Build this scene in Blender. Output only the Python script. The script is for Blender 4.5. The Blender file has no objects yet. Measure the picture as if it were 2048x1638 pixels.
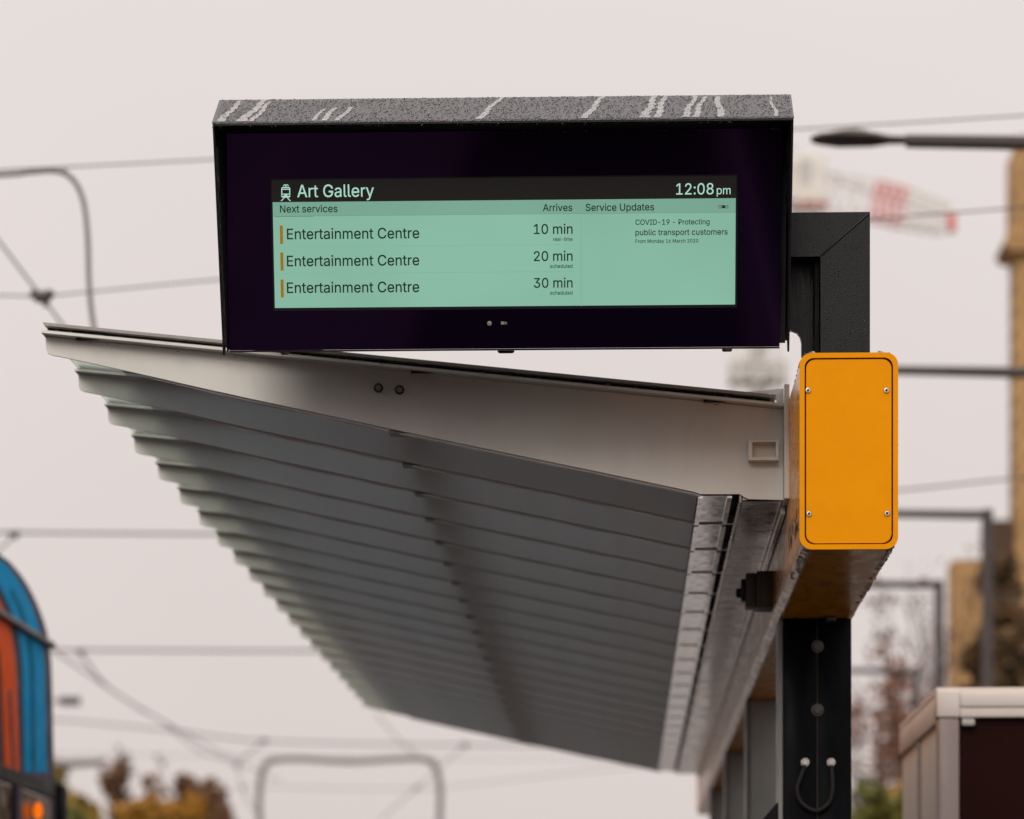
import bpy, bmesh, math, random
from mathutils import Vector, Matrix
random.seed(7)
S = bpy.context.scene
R = math.radians
# ------------------------------------------------------------------ camera
F = 6400.0                                  # focal length in photo pixels (photo 2048 wide)
YAW = math.atan2(226.0, F)
CAM = Vector((0, 0, 1.6))
cam_data = bpy.data.cameras.new('camera')
cam = bpy.data.objects.new('camera', cam_data)
S.collection.objects.link(cam)
cam.location = CAM
cam.rotation_euler = (R(90), 0, YAW)
cam_data.sensor_width = 36.0
cam_data.lens = F / 2048 * 36
cam_data.shift_y = (2000 - 819) / 2048      # rising front: verticals stay vertical
cam_data.clip_start = 0.1
cam_data.clip_end = 3000
cam_data.dof.use_dof = True
cam_data.dof.focus_distance = 6.78
cam_data.dof.aperture_fstop = 3.6
S.camera = cam
# ------------------------------------------------------------------ world: overcast sky
W = bpy.data.worlds.new('World')
S.world = W
W.use_nodes = True
SUN_EL, SUN_AZ = R(36), R(195)
def build_world():
    nt = W.node_tree
    nt.nodes.clear()
    N = nt.nodes.new
    out = N('ShaderNodeOutputWorld')
    bg = N('ShaderNodeBackground')
    sky = N('ShaderNodeTexSky')
    sky.sky_type = 'NISHITA'
    sky.sun_disc = False
    sky.sun_elevation = SUN_EL
    sky.sun_rotation = SUN_AZ
    sky.dust_density = 6
    geo = N('ShaderNodeTexCoord')
    sep = N('ShaderNodeSeparateXYZ')
    nt.links.new(geo.outputs['Generated'], sep.inputs[0])
    ramp = N('ShaderNodeValToRGB')
    cr = ramp.color_ramp
    cr.elements[0].position = 0.0
    cr.elements[0].color = (6.55, 5.80, 5.56, 1)
    cr.elements[1].position = 1.0
    cr.elements[1].color = (13.2, 12.6, 12.6, 1)
    e = cr.elements.new(0.30); e.color = (7.65, 6.97, 6.66, 1)
    nt.links.new(sep.outputs['Z'], ramp.inputs[0])
    # soft cloud mottling of the overcast layer
    noi = N('ShaderNodeTexNoise'); noi.inputs['Scale'].default_value = 3.0; noi.inputs['Detail'].default_value = 3
    nt.links.new(geo.outputs['Generated'], noi.inputs['Vector'])
    mr = N('ShaderNodeMapRange'); mr.inputs['From Min'].default_value = 0.3; mr.inputs['From Max'].default_value = 0.7
    mr.inputs['To Min'].default_value = 0.97; mr.inputs['To Max'].default_value = 1.03
    nt.links.new(noi.outputs['Fac'], mr.inputs['Value'])
    sc = N('ShaderNodeVectorMath'); sc.operation = 'SCALE'
    nt.links.new(ramp.outputs['Color'], sc.inputs[0]); nt.links.new(mr.outputs['Result'], sc.inputs['Scale'])
    mix = N('ShaderNodeMixRGB'); mix.inputs[0].default_value = 0.06
    nt.links.new(sc.outputs[0], mix.inputs[1]); nt.links.new(sky.outputs[0], mix.inputs[2])
    nt.links.new(mix.outputs[0], bg.inputs['Color'])
    bg.inputs['Strength'].default_value = 0.11
    nt.links.new(bg.outputs[0], out.inputs[0])
build_world()
sl = bpy.data.lights.new('sun', 'SUN')
sl.energy = 1.5
sl.angle = R(35)
sl.color = (1.0, 0.95, 0.88)
sun = bpy.data.objects.new('sun', sl)
S.collection.objects.link(sun)
sd = Vector((math.sin(SUN_AZ) * math.cos(SUN_EL), math.cos(SUN_AZ) * math.cos(SUN_EL), math.sin(SUN_EL)))
sun.rotation_euler = sd.to_track_quat('Z', 'Y').to_euler()
sun.location = (0, -10, 30)
S.view_settings.view_transform = 'Standard'
S.view_settings.look = 'None'
S.view_settings.exposure = 0
S.view_settings.gamma = 1
S.cycles.max_bounces = 10
S.cycles.transparent_max_bounces = 32
S.cycles.transmission_bounces = 8
S.cycles.caustics_reflective = False
S.cycles.caustics_refractive = False

# ------------------------------------------------------------------ pixel -> world helpers
FW = Vector((-math.sin(YAW), math.cos(YAW), 0))
RT = Vector((math.cos(YAW), math.sin(YAW), 0))
def ray(px, py):
    return FW + RT * ((px - 1024) / F) + Vector((0, 0, (2000 - py) / F))
def at(px, py, Y):
    d = ray(px, py)
    return CAM + d * (Y / d.y)
def on_x(px, py, X):
    d = ray(px, py)
    return CAM + d * (X / d.x)
def px_m(Y):
    return Y / F

# ------------------------------------------------------------------ materials
def new_mat(name):
    m = bpy.data.materials.new(name)
    m.use_nodes = True
    nt = m.node_tree
    return m, nt, nt.nodes['Principled BSDF']
def paint(name, col, rough=0.4, metal=0.0, var=0.08, scale=6.0, bump=0.0, bscale=120.0, coat=0.0, spec=0.25, stretch=None, rvar=0.12, dirt=None, dirt_amt=0.4, dirt_scale=3.0):
    m, nt, b = new_mat(name)
    N = nt.nodes.new; L = nt.links.new
    tc = N('ShaderNodeTexCoord')
    src = tc.outputs['Object']
    if stretch:
        mp = N('ShaderNodeMapping'); mp.inputs['Scale'].default_value = stretch
        L(src, mp.inputs['Vector']); src = mp.outputs['Vector']
    no = N('ShaderNodeTexNoise'); no.inputs['Scale'].default_value = scale; no.inputs['Detail'].default_value = 6
    no.inputs['Roughness'].default_value = 0.6
    L(src, no.inputs['Vector'])
    mr = N('ShaderNodeMapRange'); mr.inputs['From Min'].default_value = 0.3; mr.inputs['From Max'].default_value = 0.7
    mr.inputs['To Min'].default_value = 1 - var; mr.inputs['To Max'].default_value = 1 + var
    L(no.outputs['Fac'], mr.inputs['Value'])
    sc = N('ShaderNodeVectorMath'); sc.operation = 'SCALE'; sc.inputs[0].default_value = col
    L(mr.outputs['Result'], sc.inputs['Scale'])
    colout = sc.outputs[0]
    if dirt:
        n3 = N('ShaderNodeTexNoise'); n3.inputs['Scale'].default_value = dirt_scale; n3.inputs['Detail'].default_value = 8
        n3.inputs['Roughness'].default_value = 0.7
        L(src, n3.inputs['Vector'])
        r3 = N('ShaderNodeMapRange'); r3.inputs['From Min'].default_value = 0.5; r3.inputs['From Max'].default_value = 0.75
        r3.inputs['To Max'].default_value = dirt_amt
        L(n3.outputs['Fac'], r3.inputs['Value'])
        mx = N('ShaderNodeMixRGB'); mx.inputs[2].default_value = (*dirt, 1)
        L(r3.outputs['Result'], mx.inputs[0]); L(colout, mx.inputs[1]); colout = mx.outputs[0]
    L(colout, b.inputs['Base Color'])
    r2 = N('ShaderNodeMapRange'); r2.inputs['From Min'].default_value = 0.3; r2.inputs['From Max'].default_value = 0.7
    r2.inputs['To Min'].default_value = max(0.02, rough - rvar); r2.inputs['To Max'].default_value = min(1, rough + rvar)
    n2 = N('ShaderNodeTexNoise'); n2.inputs['Scale'].default_value = scale * 2.3; n2.inputs['Detail'].default_value = 4
    L(src, n2.inputs['Vector']); L(n2.outputs['Fac'], r2.inputs['Value']); L(r2.outputs['Result'], b.inputs['Roughness'])
    b.inputs['Metallic'].default_value = metal
    b.inputs['Coat Weight'].default_value = coat
    b.inputs['Coat Roughness'].default_value = 0.12
    b.inputs['Specular IOR Level'].default_value = spec
    if bump > 0:
        nb = N('ShaderNodeTexNoise'); nb.inputs['Scale'].default_value = bscale; nb.inputs['Detail'].default_value = 3
        L(tc.outputs['Object'], nb.inputs['Vector'])
        bp = N('ShaderNodeBump'); bp.inputs['Strength'].default_value = bump; bp.inputs['Distance'].default_value = 0.002
        L(nb.outputs['Fac'], bp.inputs['Height']); L(bp.outputs['Normal'], b.inputs['Normal'])
        if coat: L(bp.outputs['Normal'], b.inputs['Coat Normal'])
    return m
def emit(name, col, strength=1.0, var=0.0):
    m, nt, b = new_mat(name)
    b.inputs['Base Color'].default_value = (0.01, 0.01, 0.01, 1)
    b.inputs['Roughness'].default_value = 0.5
    b.inputs['Specular IOR Level'].default_value = 0.1
    b.inputs['Emission Strength'].default_value = strength
    if var:
        N = nt.nodes.new; L = nt.links.new
        tc = N('ShaderNodeTexCoord')
        no = N('ShaderNodeTexNoise'); no.inputs['Scale'].default_value = 3.2; no.inputs['Detail'].default_value = 2
        L(tc.outputs['Object'], no.inputs['Vector'])
        mr = N('ShaderNodeMapRange'); mr.inputs['From Min'].default_value = 0.35; mr.inputs['From Max'].default_value = 0.65
        mr.inputs['To Min'].default_value = 1 - var; mr.inputs['To Max'].default_value = 1 + var
        L(no.outputs['Fac'], mr.inputs['Value'])
        sc = N('ShaderNodeVectorMath'); sc.operation = 'SCALE'; sc.inputs[0].default_value = col
        L(mr.outputs['Result'], sc.inputs['Scale']); L(sc.outputs[0], b.inputs['Emission Color'])
    else:
        b.inputs['Emission Color'].default_value = (*col, 1)
    return m
def roof_glass_mat(name, tcol, lcol):
    m, nt, b = new_mat(name)
    N = nt.nodes.new; L = nt.links.new
    out = nt.nodes['Material Output']
    tr = N('ShaderNodeBsdfTransparent'); tr.inputs[0].default_value = (*tcol, 1)
    tl = N('ShaderNodeBsdfTranslucent'); tl.inputs[0].default_value = (*lcol, 1)
    gl = N('ShaderNodeBsdfGlossy'); gl.inputs['Roughness'].default_value = 0.08
    m1 = N('ShaderNodeMixShader'); m1.inputs[0].default_value = 0.35
    L(tr.outputs[0], m1.inputs[1]); L(tl.outputs[0], m1.inputs[2])
    m2 = N('ShaderNodeMixShader'); m2.inputs[0].default_value = 0.07
    L(m1.outputs[0], m2.inputs[1]); L(gl.outputs[0], m2.inputs[2]); L(m2.outputs[0], out.inputs[0])
    return m
def front_glass_mat():
    m, nt, b = new_mat('display_glass')
    b.inputs['Base Color'].default_value = (0.0022, 0.0010, 0.0045, 1)
    b.inputs['Roughness'].default_value = 0.05
    b.inputs['Specular Tint'].default_value = (0.55, 0.20, 0.75, 1)
    b.inputs['Specular IOR Level'].default_value = 0.28
    return m
def wet_hood_mat():
    """black powder coat under beaded rain, with smooth run-off films"""
    m, nt, b = new_mat('wet_black_hood')
    N = nt.nodes.new; L = nt.links.new
    tc = N('ShaderNodeTexCoord')
    vo = N('ShaderNodeTexVoronoi'); vo.inputs['Scale'].default_value = 260; vo.inputs['Randomness'].default_value = 1
    L(tc.outputs['Object'], vo.inputs['Vector'])
    v2 = N('ShaderNodeTexVoronoi'); v2.inputs['Scale'].default_value = 600
    L(tc.outputs['Object'], v2.inputs['Vector'])
    ad = N('ShaderNodeMath'); ad.operation = 'ADD'
    mu = N('ShaderNodeMath'); mu.operation = 'MULTIPLY'; mu.inputs[1].default_value = 0.5
    L(v2.outputs['Distance'], mu.inputs[0]); L(vo.outputs['Distance'], ad.inputs[0]); L(mu.outputs[0], ad.inputs[1])
    bp = N('ShaderNodeBump'); bp.invert = True; bp.inputs['Strength'].default_value = 0.36; bp.inputs['Distance'].default_value = 0.003
    L(ad.outputs[0], bp.inputs['Height']); L(bp.outputs['Normal'], b.inputs['Normal'])
    b.inputs['Base Color'].default_value = (0.055, 0.05, 0.049, 1)
    b.inputs['Roughness'].default_value = 0.28
    b.inputs['Specular IOR Level'].default_value = 0.6
    return m
def droplet_mat():
    m, nt, b = new_mat('rain_water')
    b.inputs['Base Color'].default_value = (1, 1, 1, 1)
    b.inputs['Roughness'].default_value = 0.02
    b.inputs['IOR'].default_value = 1.33
    b.inputs['Transmission Weight'].default_value = 1.0
    return m
def leaf_mat(name, c1, c2):
    m, nt, b = new_mat(name)
    N = nt.nodes.new; L = nt.links.new
    tc = N('ShaderNodeTexCoord')
    no = N('ShaderNodeTexNoise'); no.inputs['Scale'].default_value = 1.6; no.inputs['Detail'].default_value = 5
    L(tc.outputs['Object'], no.inputs['Vector'])
    mr = N('ShaderNodeMapRange'); mr.inputs['From Min'].default_value = 0.35; mr.inputs['From Max'].default_value = 0.65
    L(no.outputs['Fac'], mr.inputs['Value'])
    mx = N('ShaderNodeMixRGB'); mx.inputs[1].default_value = (*c1, 1); mx.inputs[2].default_value = (*c2, 1)
    L(mr.outputs['Result'], mx.inputs[0]); L(mx.outputs[0], b.inputs['Base Color'])
    b.inputs['Roughness'].default_value = 0.7
    return m
def stone_mat(name, c1, c2, scale=1.2, rough=0.9):
    m, nt, b = new_mat(name)
    N = nt.nodes.new; L = nt.links.new
    tc = N('ShaderNodeTexCoord')
    mp = N('ShaderNodeMapping'); mp.inputs['Rotation'].default_value = (R(90), 0, 0)
    L(tc.outputs['Object'], mp.inputs['Vector'])
    br = N('ShaderNodeTexBrick'); br.inputs['Scale'].default_value = scale
    br.inputs['Color1'].default_value = (*c1, 1); br.inputs['Color2'].default_value = (*c2, 1)
    br.inputs['Mortar'].default_value = (c1[0] * .5, c1[1] * .5, c1[2] * .5, 1)
    br.inputs['Mortar Size'].default_value = 0.03
    L(mp.outputs['Vector'], br.inputs['Vector'])
    no = N('ShaderNodeTexNoise'); no.inputs['Scale'].default_value = 0.8; no.inputs['Detail'].default_value = 8
    L(tc.outputs['Object'], no.inputs['Vector'])
    mx = N('ShaderNodeMixRGB'); mx.blend_type = 'MULTIPLY'; mx.inputs[0].default_value = 0.7
    L(br.outputs['Color'], mx.inputs[1])
    rp = N('ShaderNodeMapRange'); rp.inputs['To Min'].default_value = 0.5; rp.inputs['To Max'].default_value = 1.3
    L(no.outputs['Fac'], rp.inputs['Value']); L(rp.outputs['Result'], mx.inputs[2])
    L(mx.outputs[0], b.inputs['Base Color'])
    b.inputs['Roughness'].default_value = rough
    return m

M = {}
M['yellow'] = paint('yellow_paint', (0.83, 0.298, 0.0), 0.5, var=0.05, scale=5, bump=0.12, bscale=260, coat=0.0, spec=0.06, dirt=(.62, .20, 0), dirt_amt=.2, dirt_scale=9)
M['yellow_wet'] = paint('wet_yellow_paint', (0.80, 0.29, 0.002), 0.3, var=0.12, scale=14, bump=0.07, bscale=40, coat=0.2, spec=0.2, stretch=(1, .35, 1), dirt=(0.16, 0.07, 0.01), dirt_amt=0.4, dirt_scale=5)
M['dark_gap'] = paint('dark_gap', (0.006, 0.004, 0.003), 0.8)
M['rib'] = paint('grey_painted_steel', (0.78, 0.75, 0.70), 0.42, var=0.05, scale=3.5, bump=0.06, bscale=150, spec=0.35, dirt=(0.48, 0.41, 0.35), dirt_amt=0.2, dirt_scale=5, stretch=(1, 1, .35))
M['post_grey'] = paint('grey_post_paint', (0.34, 0.34, 0.32), 0.4)
M['black'] = paint('black_powder_coat', (0.009, 0.008, 0.009), 0.42, var=0.15, scale=20, bump=0.2, bscale=500, spec=0.22)
M['black_wet'] = paint('wet_black_coat', (0.0075, 0.0065, 0.0085), 0.34, var=0.15, scale=30, bump=0.25, bscale=330, spec=0.25, stretch=(3,3,.25))
M['black_gloss'] = paint('black_gloss_cover', (0.002, 0.0019, 0.0036), 0.4, var=0.3, bump=0.05, bscale=30, spec=0.06, dirt=(.05,.055,.07), dirt_amt=.12, dirt_scale=7, stretch=(1,1,.3))
M['black_matt'] = paint('black_matt', (0.006, 0.005, 0.007), 0.7, spec=0.2)
M['steel'] = paint('stainless_steel', (0.55, 0.52, 0.49), 0.3, metal=1.0, var=0.1, scale=30, bump=0.1, bscale=80)
M['gutter_steel'] = paint('brushed_gutter_steel', (0.66, 0.585, 0.525), 0.22, metal=0.9, var=0.3, scale=5, stretch=(1.5, 2, 1), bump=0.03, bscale=12)
M['plate_steel'] = paint('polished_cover_plate', (0.76, 0.70, 0.65), 0.14, metal=0.85, var=0.4, scale=7, stretch=(3, 1.2, 1), bump=0.05, bscale=14, rvar=0.12)
M['brown_box'] = paint('grey_brown_plastic', (0.10, 0.075, 0.06), 0.5)
M['dark_rubber'] = paint('dark_rubber', (0.018, 0.016, 0.015), 0.6)
M['glass_edge'] = paint('dark_green_glass_edge', (0.006, 0.016, 0.012), 0.15)
M['roof_glass'] = roof_glass_mat('clear_roof_glass', (0.76, 0.81, 0.765), (0.66, 0.70, 0.66))
M['roof_tint'] = roof_glass_mat('tinted_roof_glass', (0.385, 0.415, 0.445), (0.335, 0.36, 0.39))
M['front_glass'] = front_glass_mat()
M['hood_top'] = wet_hood_mat()
M['water'] = droplet_mat()
M['mint'] = emit('lit_screen_mint', (0.232, 0.468, 0.348), 1.0, 0.05)
M['mint_dark'] = emit('lit_screen_band', (0.185, 0.378, 0.285), 1.0, 0.04)
M['mint_text'] = emit('lit_screen_pale_text', (0.40, 0.68, 0.55), 1.0)
M['screen_line'] = emit('lit_screen_line', (0.205, 0.43, 0.318), 1.0)
M['screen_line_dark'] = emit('lit_screen_progress', (0.12, 0.26, 0.19), 1.0)
M['screen_black'] = emit('lit_screen_black', (0.0075, 0.006, 0.006), 1.0)
M['screen_ink'] = emit('lit_screen_ink', (0.006, 0.018, 0.010), 1.0)
M['screen_orange'] = emit('lit_screen_orange', (0.33, 0.145, 0.0), 1.0)
M['sensor'] = paint('sensor_lens', (0.22, 0.25, 0.2), 0.2)
M['navy'] = paint('tram_navy', (0.055, 0.045, 0.07), 0.5, spec=.05)
M['blue'] = paint('tram_blue', (0.0, 0.31, 0.62), 0.55, var=0.05, spec=.02)
M['blue_dark'] = paint('tram_deep_blue', (0.0, 0.14, 0.28), 0.55, spec=.02, var=0.05)
M['orange'] = paint('tram_orange', (0.80, 0.10, 0.014), 0.55, spec=.02, var=0.05)
M['tram_glass'] = paint('tram_window_glass', (0.02, 0.016, 0.014), 0.08)
M['seam'] = paint('tram_seam_grey', (0.16, 0.145, 0.13), 0.5)
M['amber'] = emit('amber_lamp', (1.0, 0.17, 0.0), 1.1)
M['lamp_grey'] = paint('lamp_dark_grey', (0.085, 0.07, 0.066), 0.6, spec=.15)
M['lamp_glass'] = paint('lamp_lens', (0.45, 0.43, 0.40), 0.2)
M['wire'] = paint('wire_grey', (0.12, 0.10, 0.10), 0.6)
M['tube'] = paint('tube_grey', (0.22, 0.20, 0.19), 0.5)
M['insul'] = paint('insulator_brown', (0.09, 0.075, 0.07), 0.4)
M['crane_white'] = paint('crane_white', (0.74, 0.70, 0.64), 0.6)
M['crane_red'] = paint('crane_red', (0.68, 0.16, 0.13), 0.6)
M['crane_grey'] = paint('crane_grey', (0.48, 0.46, 0.44), 0.6)
M['sandstone'] = stone_mat('sandstone', (0.56, 0.33, 0.14), (0.44, 0.25, 0.10), 0.9)
M['darkbrick'] = stone_mat('dark_brick', (0.11, 0.06, 0.03), (0.08, 0.045, 0.025), 2)
M['slate'] = paint('slate_roof', (0.06, 0.05, 0.045), 0.7)
M['white_frame'] = paint('kiosk_white_frame', (0.66, 0.60, 0.56), 0.5, var=0.04, spec=.1)
M['kiosk_post'] = paint('kiosk_corner_post', (0.25, 0.20, 0.19), 0.35)
M['kiosk_panel'] = paint('kiosk_dark_panel', (0.016, 0.003, 0.002), 0.5, spec=0.06)
M['kiosk_side'] = paint('kiosk_side_panel', (0.84, 0.80, 0.75), 0.6, var=.02, spec=.06)
M['bark'] = paint('bark', (0.065, 0.045, 0.035), 0.9)
M['leaf_orange'] = leaf_mat('autumn_orange_leaves', (0.50, 0.245, 0.02), (0.27, 0.13, 0.018))
M['leaf_brown'] = leaf_mat('brown_leaves', (0.24, 0.12, 0.055), (0.13, 0.065, 0.03))
M['leaf_green'] = leaf_mat('olive_leaves', (0.13, 0.12, 0.012), (0.08, 0.09, 0.012))
M['leaf_red'] = leaf_mat('reddish_brown_leaves', (0.30, 0.13, 0.07), (0.15, 0.075, 0.05))
M['leaf_gold'] = leaf_mat('golden_leaves', (0.42, 0.27, 0.04), (0.22, 0.16, 0.03))
M['ivy'] = leaf_mat('ivy_brown', (0.15, 0.08, 0.03), (0.08, 0.05, 0.018))
M['asphalt'] = paint('wet_asphalt', (0.055, 0.052, 0.05), 0.2, var=0.25, scale=0.4, spec=.5)
M['paving'] = stone_mat('platform_paving', (0.06, 0.056, 0.052), (0.05, 0.046, 0.043), 1.6, 0.16)
M['rail'] = paint('rail_steel', (0.3, 0.28, 0.27), 0.3, metal=1)
M['ground'] = paint('ground_soil', (0.13, 0.12, 0.11), 0.9, var=0.3, scale=0.2)
M['pale_wall'] = paint('pale_render', (0.60, 0.54, 0.44), 0.8)

# ------------------------------------------------------------------ mesh builders
class MB:
    def __init__(s):
        s.bm = bmesh.new()
    def poly(s, pts):
        vs = [s.bm.verts.new(p) for p in pts]
        return s.bm.faces.new(vs)
    def box(s, x0, x1, y0, y1, z0, z1, bev=0.0, seg=2):
        r = bmesh.ops.create_cube(s.bm, size=1.0)
        vs = r['verts']
        for v in vs:
            v.co = Vector(((x0 + x1) / 2 + v.co.x * (x1 - x0), (y0 + y1) / 2 + v.co.y * (y1 - y0), (z0 + z1) / 2 + v.co.z * (z1 - z0)))
        if bev > 0:
            es = list({e for v in vs for e in v.link_edges})
            bmesh.ops.bevel(s.bm, geom=es, offset=bev, segments=seg, affect='EDGES', profile=0.5)
        return s
    def prism(s, pts, vec):
        """closed polygon (list of Vectors) swept by vec"""
        a = [s.bm.verts.new(p) for p in pts]
        b = [s.bm.verts.new(Vector(p) + vec) for p in pts]
        n = len(a)
        s.bm.faces.new(a); s.bm.faces.new(b[::-1])
        for i in range(n):
            j = (i + 1) % n
            s.bm.faces.new((a[i], b[i], b[j], a[j]))
        return s
    def ring(s, outer, inner, vec):
        n = len(outer)
        oa = [s.bm.verts.new(p) for p in outer]; ob = [s.bm.verts.new(Vector(p) + vec) for p in outer]
        ia = [s.bm.verts.new(p) for p in inner]; ib = [s.bm.verts.new(Vector(p) + vec) for p in inner]
        for i in range(n):
            j = (i + 1) % n
            s.bm.faces.new((oa[i], oa[j], ia[j], ia[i]))
            s.bm.faces.new((ob[j], ob[i], ib[i], ib[j]))
            s.bm.faces.new((oa[j], oa[i], ob[i], ob[j]))
            s.bm.faces.new((ia[i], ia[j], ib[j], ib[i]))
        return s
    def tube(s, pts, r, n=10, caps=True):
        pts = [Vector(p) for p in pts]
        rs = r if isinstance(r, (list, tuple)) else [r] * len(pts)
        rings = []
        t0 = (pts[1] - pts[0]).normalized()
        up = Vector((0, 0, 1)) if abs(t0.z) < 0.9 else Vector((1, 0, 0))
        u = t0.cross(up).normalized()
        for i, p in enumerate(pts):
            if i == 0: t = pts[1] - pts[0]
            elif i == len(pts) - 1: t = pts[-1] - pts[-2]
            else: t = (pts[i + 1] - p).normalized() + (p - pts[i - 1]).normalized()
            t = t.normalized()
            u = (u - t * u.dot(t)).normalized()
            w = t.cross(u)
            rings.append([s.bm.verts.new(p + (u * math.cos(2 * math.pi * k / n) + w * math.sin(2 * math.pi * k / n)) * rs[i]) for k in range(n)])
        for a, b in zip(rings, rings[1:]):
            for k in range(n):
                l = (k + 1) % n
                s.bm.faces.new((a[k], a[l], b[l], b[k]))
        if caps:
            s.bm.faces.new(rings[0][::-1]); s.bm.faces.new(rings[-1])
        return s
    def lathe(s, base, axis, prof, n=20):
        """profile [(radius, height)] spun about axis at base"""
        axis = Vector(axis).normalized()
        up = Vector((0, 0, 1)) if abs(axis.z) < 0.9 else Vector((1, 0, 0))
        u = axis.cross(up).normalized(); w = axis.cross(u)
        rings = []
        for r, h in prof:
            rings.append([s.bm.verts.new(Vector(base) + axis * h + (u * math.cos(2 * math.pi * k / n) + w * math.sin(2 * math.pi * k / n)) * max(r, 1e-5)) for k in range(n)])
        for a, b in zip(rings, rings[1:]):
            for k in range(n):
                l = (k + 1) % n
                s.bm.faces.new((a[k], a[l], b[l], b[k]))
        s.bm.faces.new(rings[0][::-1]); s.bm.faces.new(rings[-1])
        return s
    def ball(s, c, r, sub=2, scale=(1, 1, 1)):
        g = bmesh.ops.create_icosphere(s.bm, subdivisions=sub, radius=r)
        for v in g['verts']:
            v.co = Vector((v.co.x * scale[0], v.co.y * scale[1], v.co.z * scale[2])) + Vector(c)
        return s
    def build(s, name, mat, parent=None, smooth=False, recalc=True, angle=35):
        if recalc: bmesh.ops.recalc_face_normals(s.bm, faces=s.bm.faces[:])
        me = bpy.data.meshes.new(name)
        s.bm.to_mesh(me); s.bm.free()
        for m in (mat if isinstance(mat, list) else [mat]): me.materials.append(m)
        o = bpy.data.objects.new(name, me)
        S.collection.objects.link(o)
        if smooth:
            me.polygons.foreach_set('use_smooth', [True] * len(me.polygons))
            me.set_sharp_from_angle(angle=R(angle))
        if parent:
            o.parent = parent
            o.matrix_parent_inverse = Matrix.Translation(parent.location).inverted() if parent.parent is None else Matrix.Translation(parent.matrix_world.translation).inverted()
        return o
def raw_mesh(name, verts, faces, mat, parent=None, smooth=False):
    me = bpy.data.meshes.new(name)
    me.from_pydata([tuple(v) for v in verts], [], faces)
    me.materials.append(mat)
    o = bpy.data.objects.new(name, me)
    S.collection.objects.link(o)
    if smooth: me.polygons.foreach_set('use_smooth', [True] * len(me.polygons))
    if parent:
        o.parent = parent
        o.matrix_parent_inverse = Matrix.Translation(parent.location).inverted()
    return o
def tag(o, label=None, cat=None, group=None, kind=None):
    if label: o['label'] = label
    if cat: o['category'] = cat
    if group: o['group'] = group
    if kind: o['kind'] = kind
    return o
def thing(name, loc, label, cat, group=None):
    o = bpy.data.objects.new(name, None)
    S.collection.objects.link(o)
    o.location = loc
    return tag(o, label, cat, group)
def rounded(x0, x1, z0, z1, r, Y, n=6):
    pts = []
    for cx, cz, a0 in ((x1 - r, z1 - r, 0), (x0 + r, z1 - r, 90), (x0 + r, z0 + r, 180), (x1 - r, z0 + r, 270)):
        for k in range(n + 1):
            a = R(a0 + 90 * k / n)
            pts.append(Vector((cx + r * math.cos(a), Y, cz + r * math.sin(a))))
    return pts
def smooth_path(pts, n=8):
    pts = [Vector(p) for p in pts]
    out = []
    P = [pts[0] * 2 - pts[1]] + pts + [pts[-1] * 2 - pts[-2]]
    for i in range(1, len(P) - 2):
        a, b, c, d = P[i - 1:i + 3]
        for k in range(n):
            t = k / n
            out.append(0.5 * ((2 * b) + (c - a) * t + (2 * a - 5 * b + 4 * c - d) * t * t + (3 * b - a - 3 * c + d) * t ** 3))
    out.append(pts[-1])
    return out
def dome_beads(centres, normals, radii, flat=0.6, n=7):
    """many small water beads as one set of vertices and faces"""
    V, Fc = [], []
    for c, nn, r in zip(centres, normals, radii):
        nn = Vector(nn).normalized()
        up = Vector((0, 0, 1)) if abs(nn.z) < 0.9 else Vector((1, 0, 0))
        u = nn.cross(up).normalized(); w = nn.cross(u)
        b = len(V)
        st = random.uniform(0.8, 1.35)
        for rr, hh in ((1.0, 0.0), (0.86, 0.5), (0.5, 0.87)):
            for k in range(n):
                a = 2 * math.pi * k / n
                V.append(Vector(c) + (u * math.cos(a) + w * math.sin(a) * st) * rr * r + nn * hh * r * flat)
        V.append(Vector(c) + nn * r * flat)
        for q in range(2):
            for k in range(n):
                l = (k + 1) % n
                Fc.append((b + q * n + k, b + q * n + l, b + (q + 1) * n + l, b + (q + 1) * n + k))
        for k in range(n):
            Fc.append((b + 2 * n + k, b + 2 * n + (k + 1) % n, b + 3 * n))
    return V, Fc

# ================================================================== GROUND
g = MB(); g.poly([(-1500, -300, 0), (1500, -300, 0), (1500, 2500, 0), (-1500, 2500, 0)])
tag(g.build('ground', M['ground']), kind='structure')
g = MB(); g.poly([(-14, -60, 0.004), (-1.35, -60, 0.004), (-1.35, 300, 0.004), (-14, 300, 0.004)])
tag(g.build('track_bed', M['asphalt']), kind='structure')
g = MB(); g.box(-1.349, 2.9, 2, 60, 0.0, 0.24, 0.01)
tag(g.build('platform', M['paving']), kind='structure')
M['added_dark_floor'] = paint('dark_floor_surface', (0.03, 0.028, 0.027), 0.8, var=0.2, scale=2, spec=.08)
g = MB(); g.box(-1.349, 2.9, -40, 1.99, 0.0, 0.24, 0.01)  # dark unseen floor added to keep the display glass reflection dark
tag(g.build('added_dark_floor', M['added_dark_floor']), kind='structure')
M['streak_white'] = paint('white_streak_strip', (0.78, 0.76, 0.72), 0.5)
for la, lb in ((.925, 1.0), (.80, .825)):  # unseen white strips added to mirror as streaks in the display glass
    g = MB(); g.poly([(la, -39, .244), (lb, -39, .244), (lb, 1.9, .244), (la, 1.9, .244)])
    tag(g.build('added_streak_strip', M['streak_white']), kind='structure')
g = MB(); g.poly([(3.6, -60, 0.004), (14, -60, 0.004), (14, 300, 0.004), (3.6, 300, 0.004)])
tag(g.build('road', M['asphalt']), kind='structure')
for xr in (-3.05, -4.48):
    g = MB(); g.box(xr - .035, xr + .035, -60, 300, 0.006, 0.03)
    tag(g.build('tram_rail', M['rail']), kind='structure')

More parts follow.
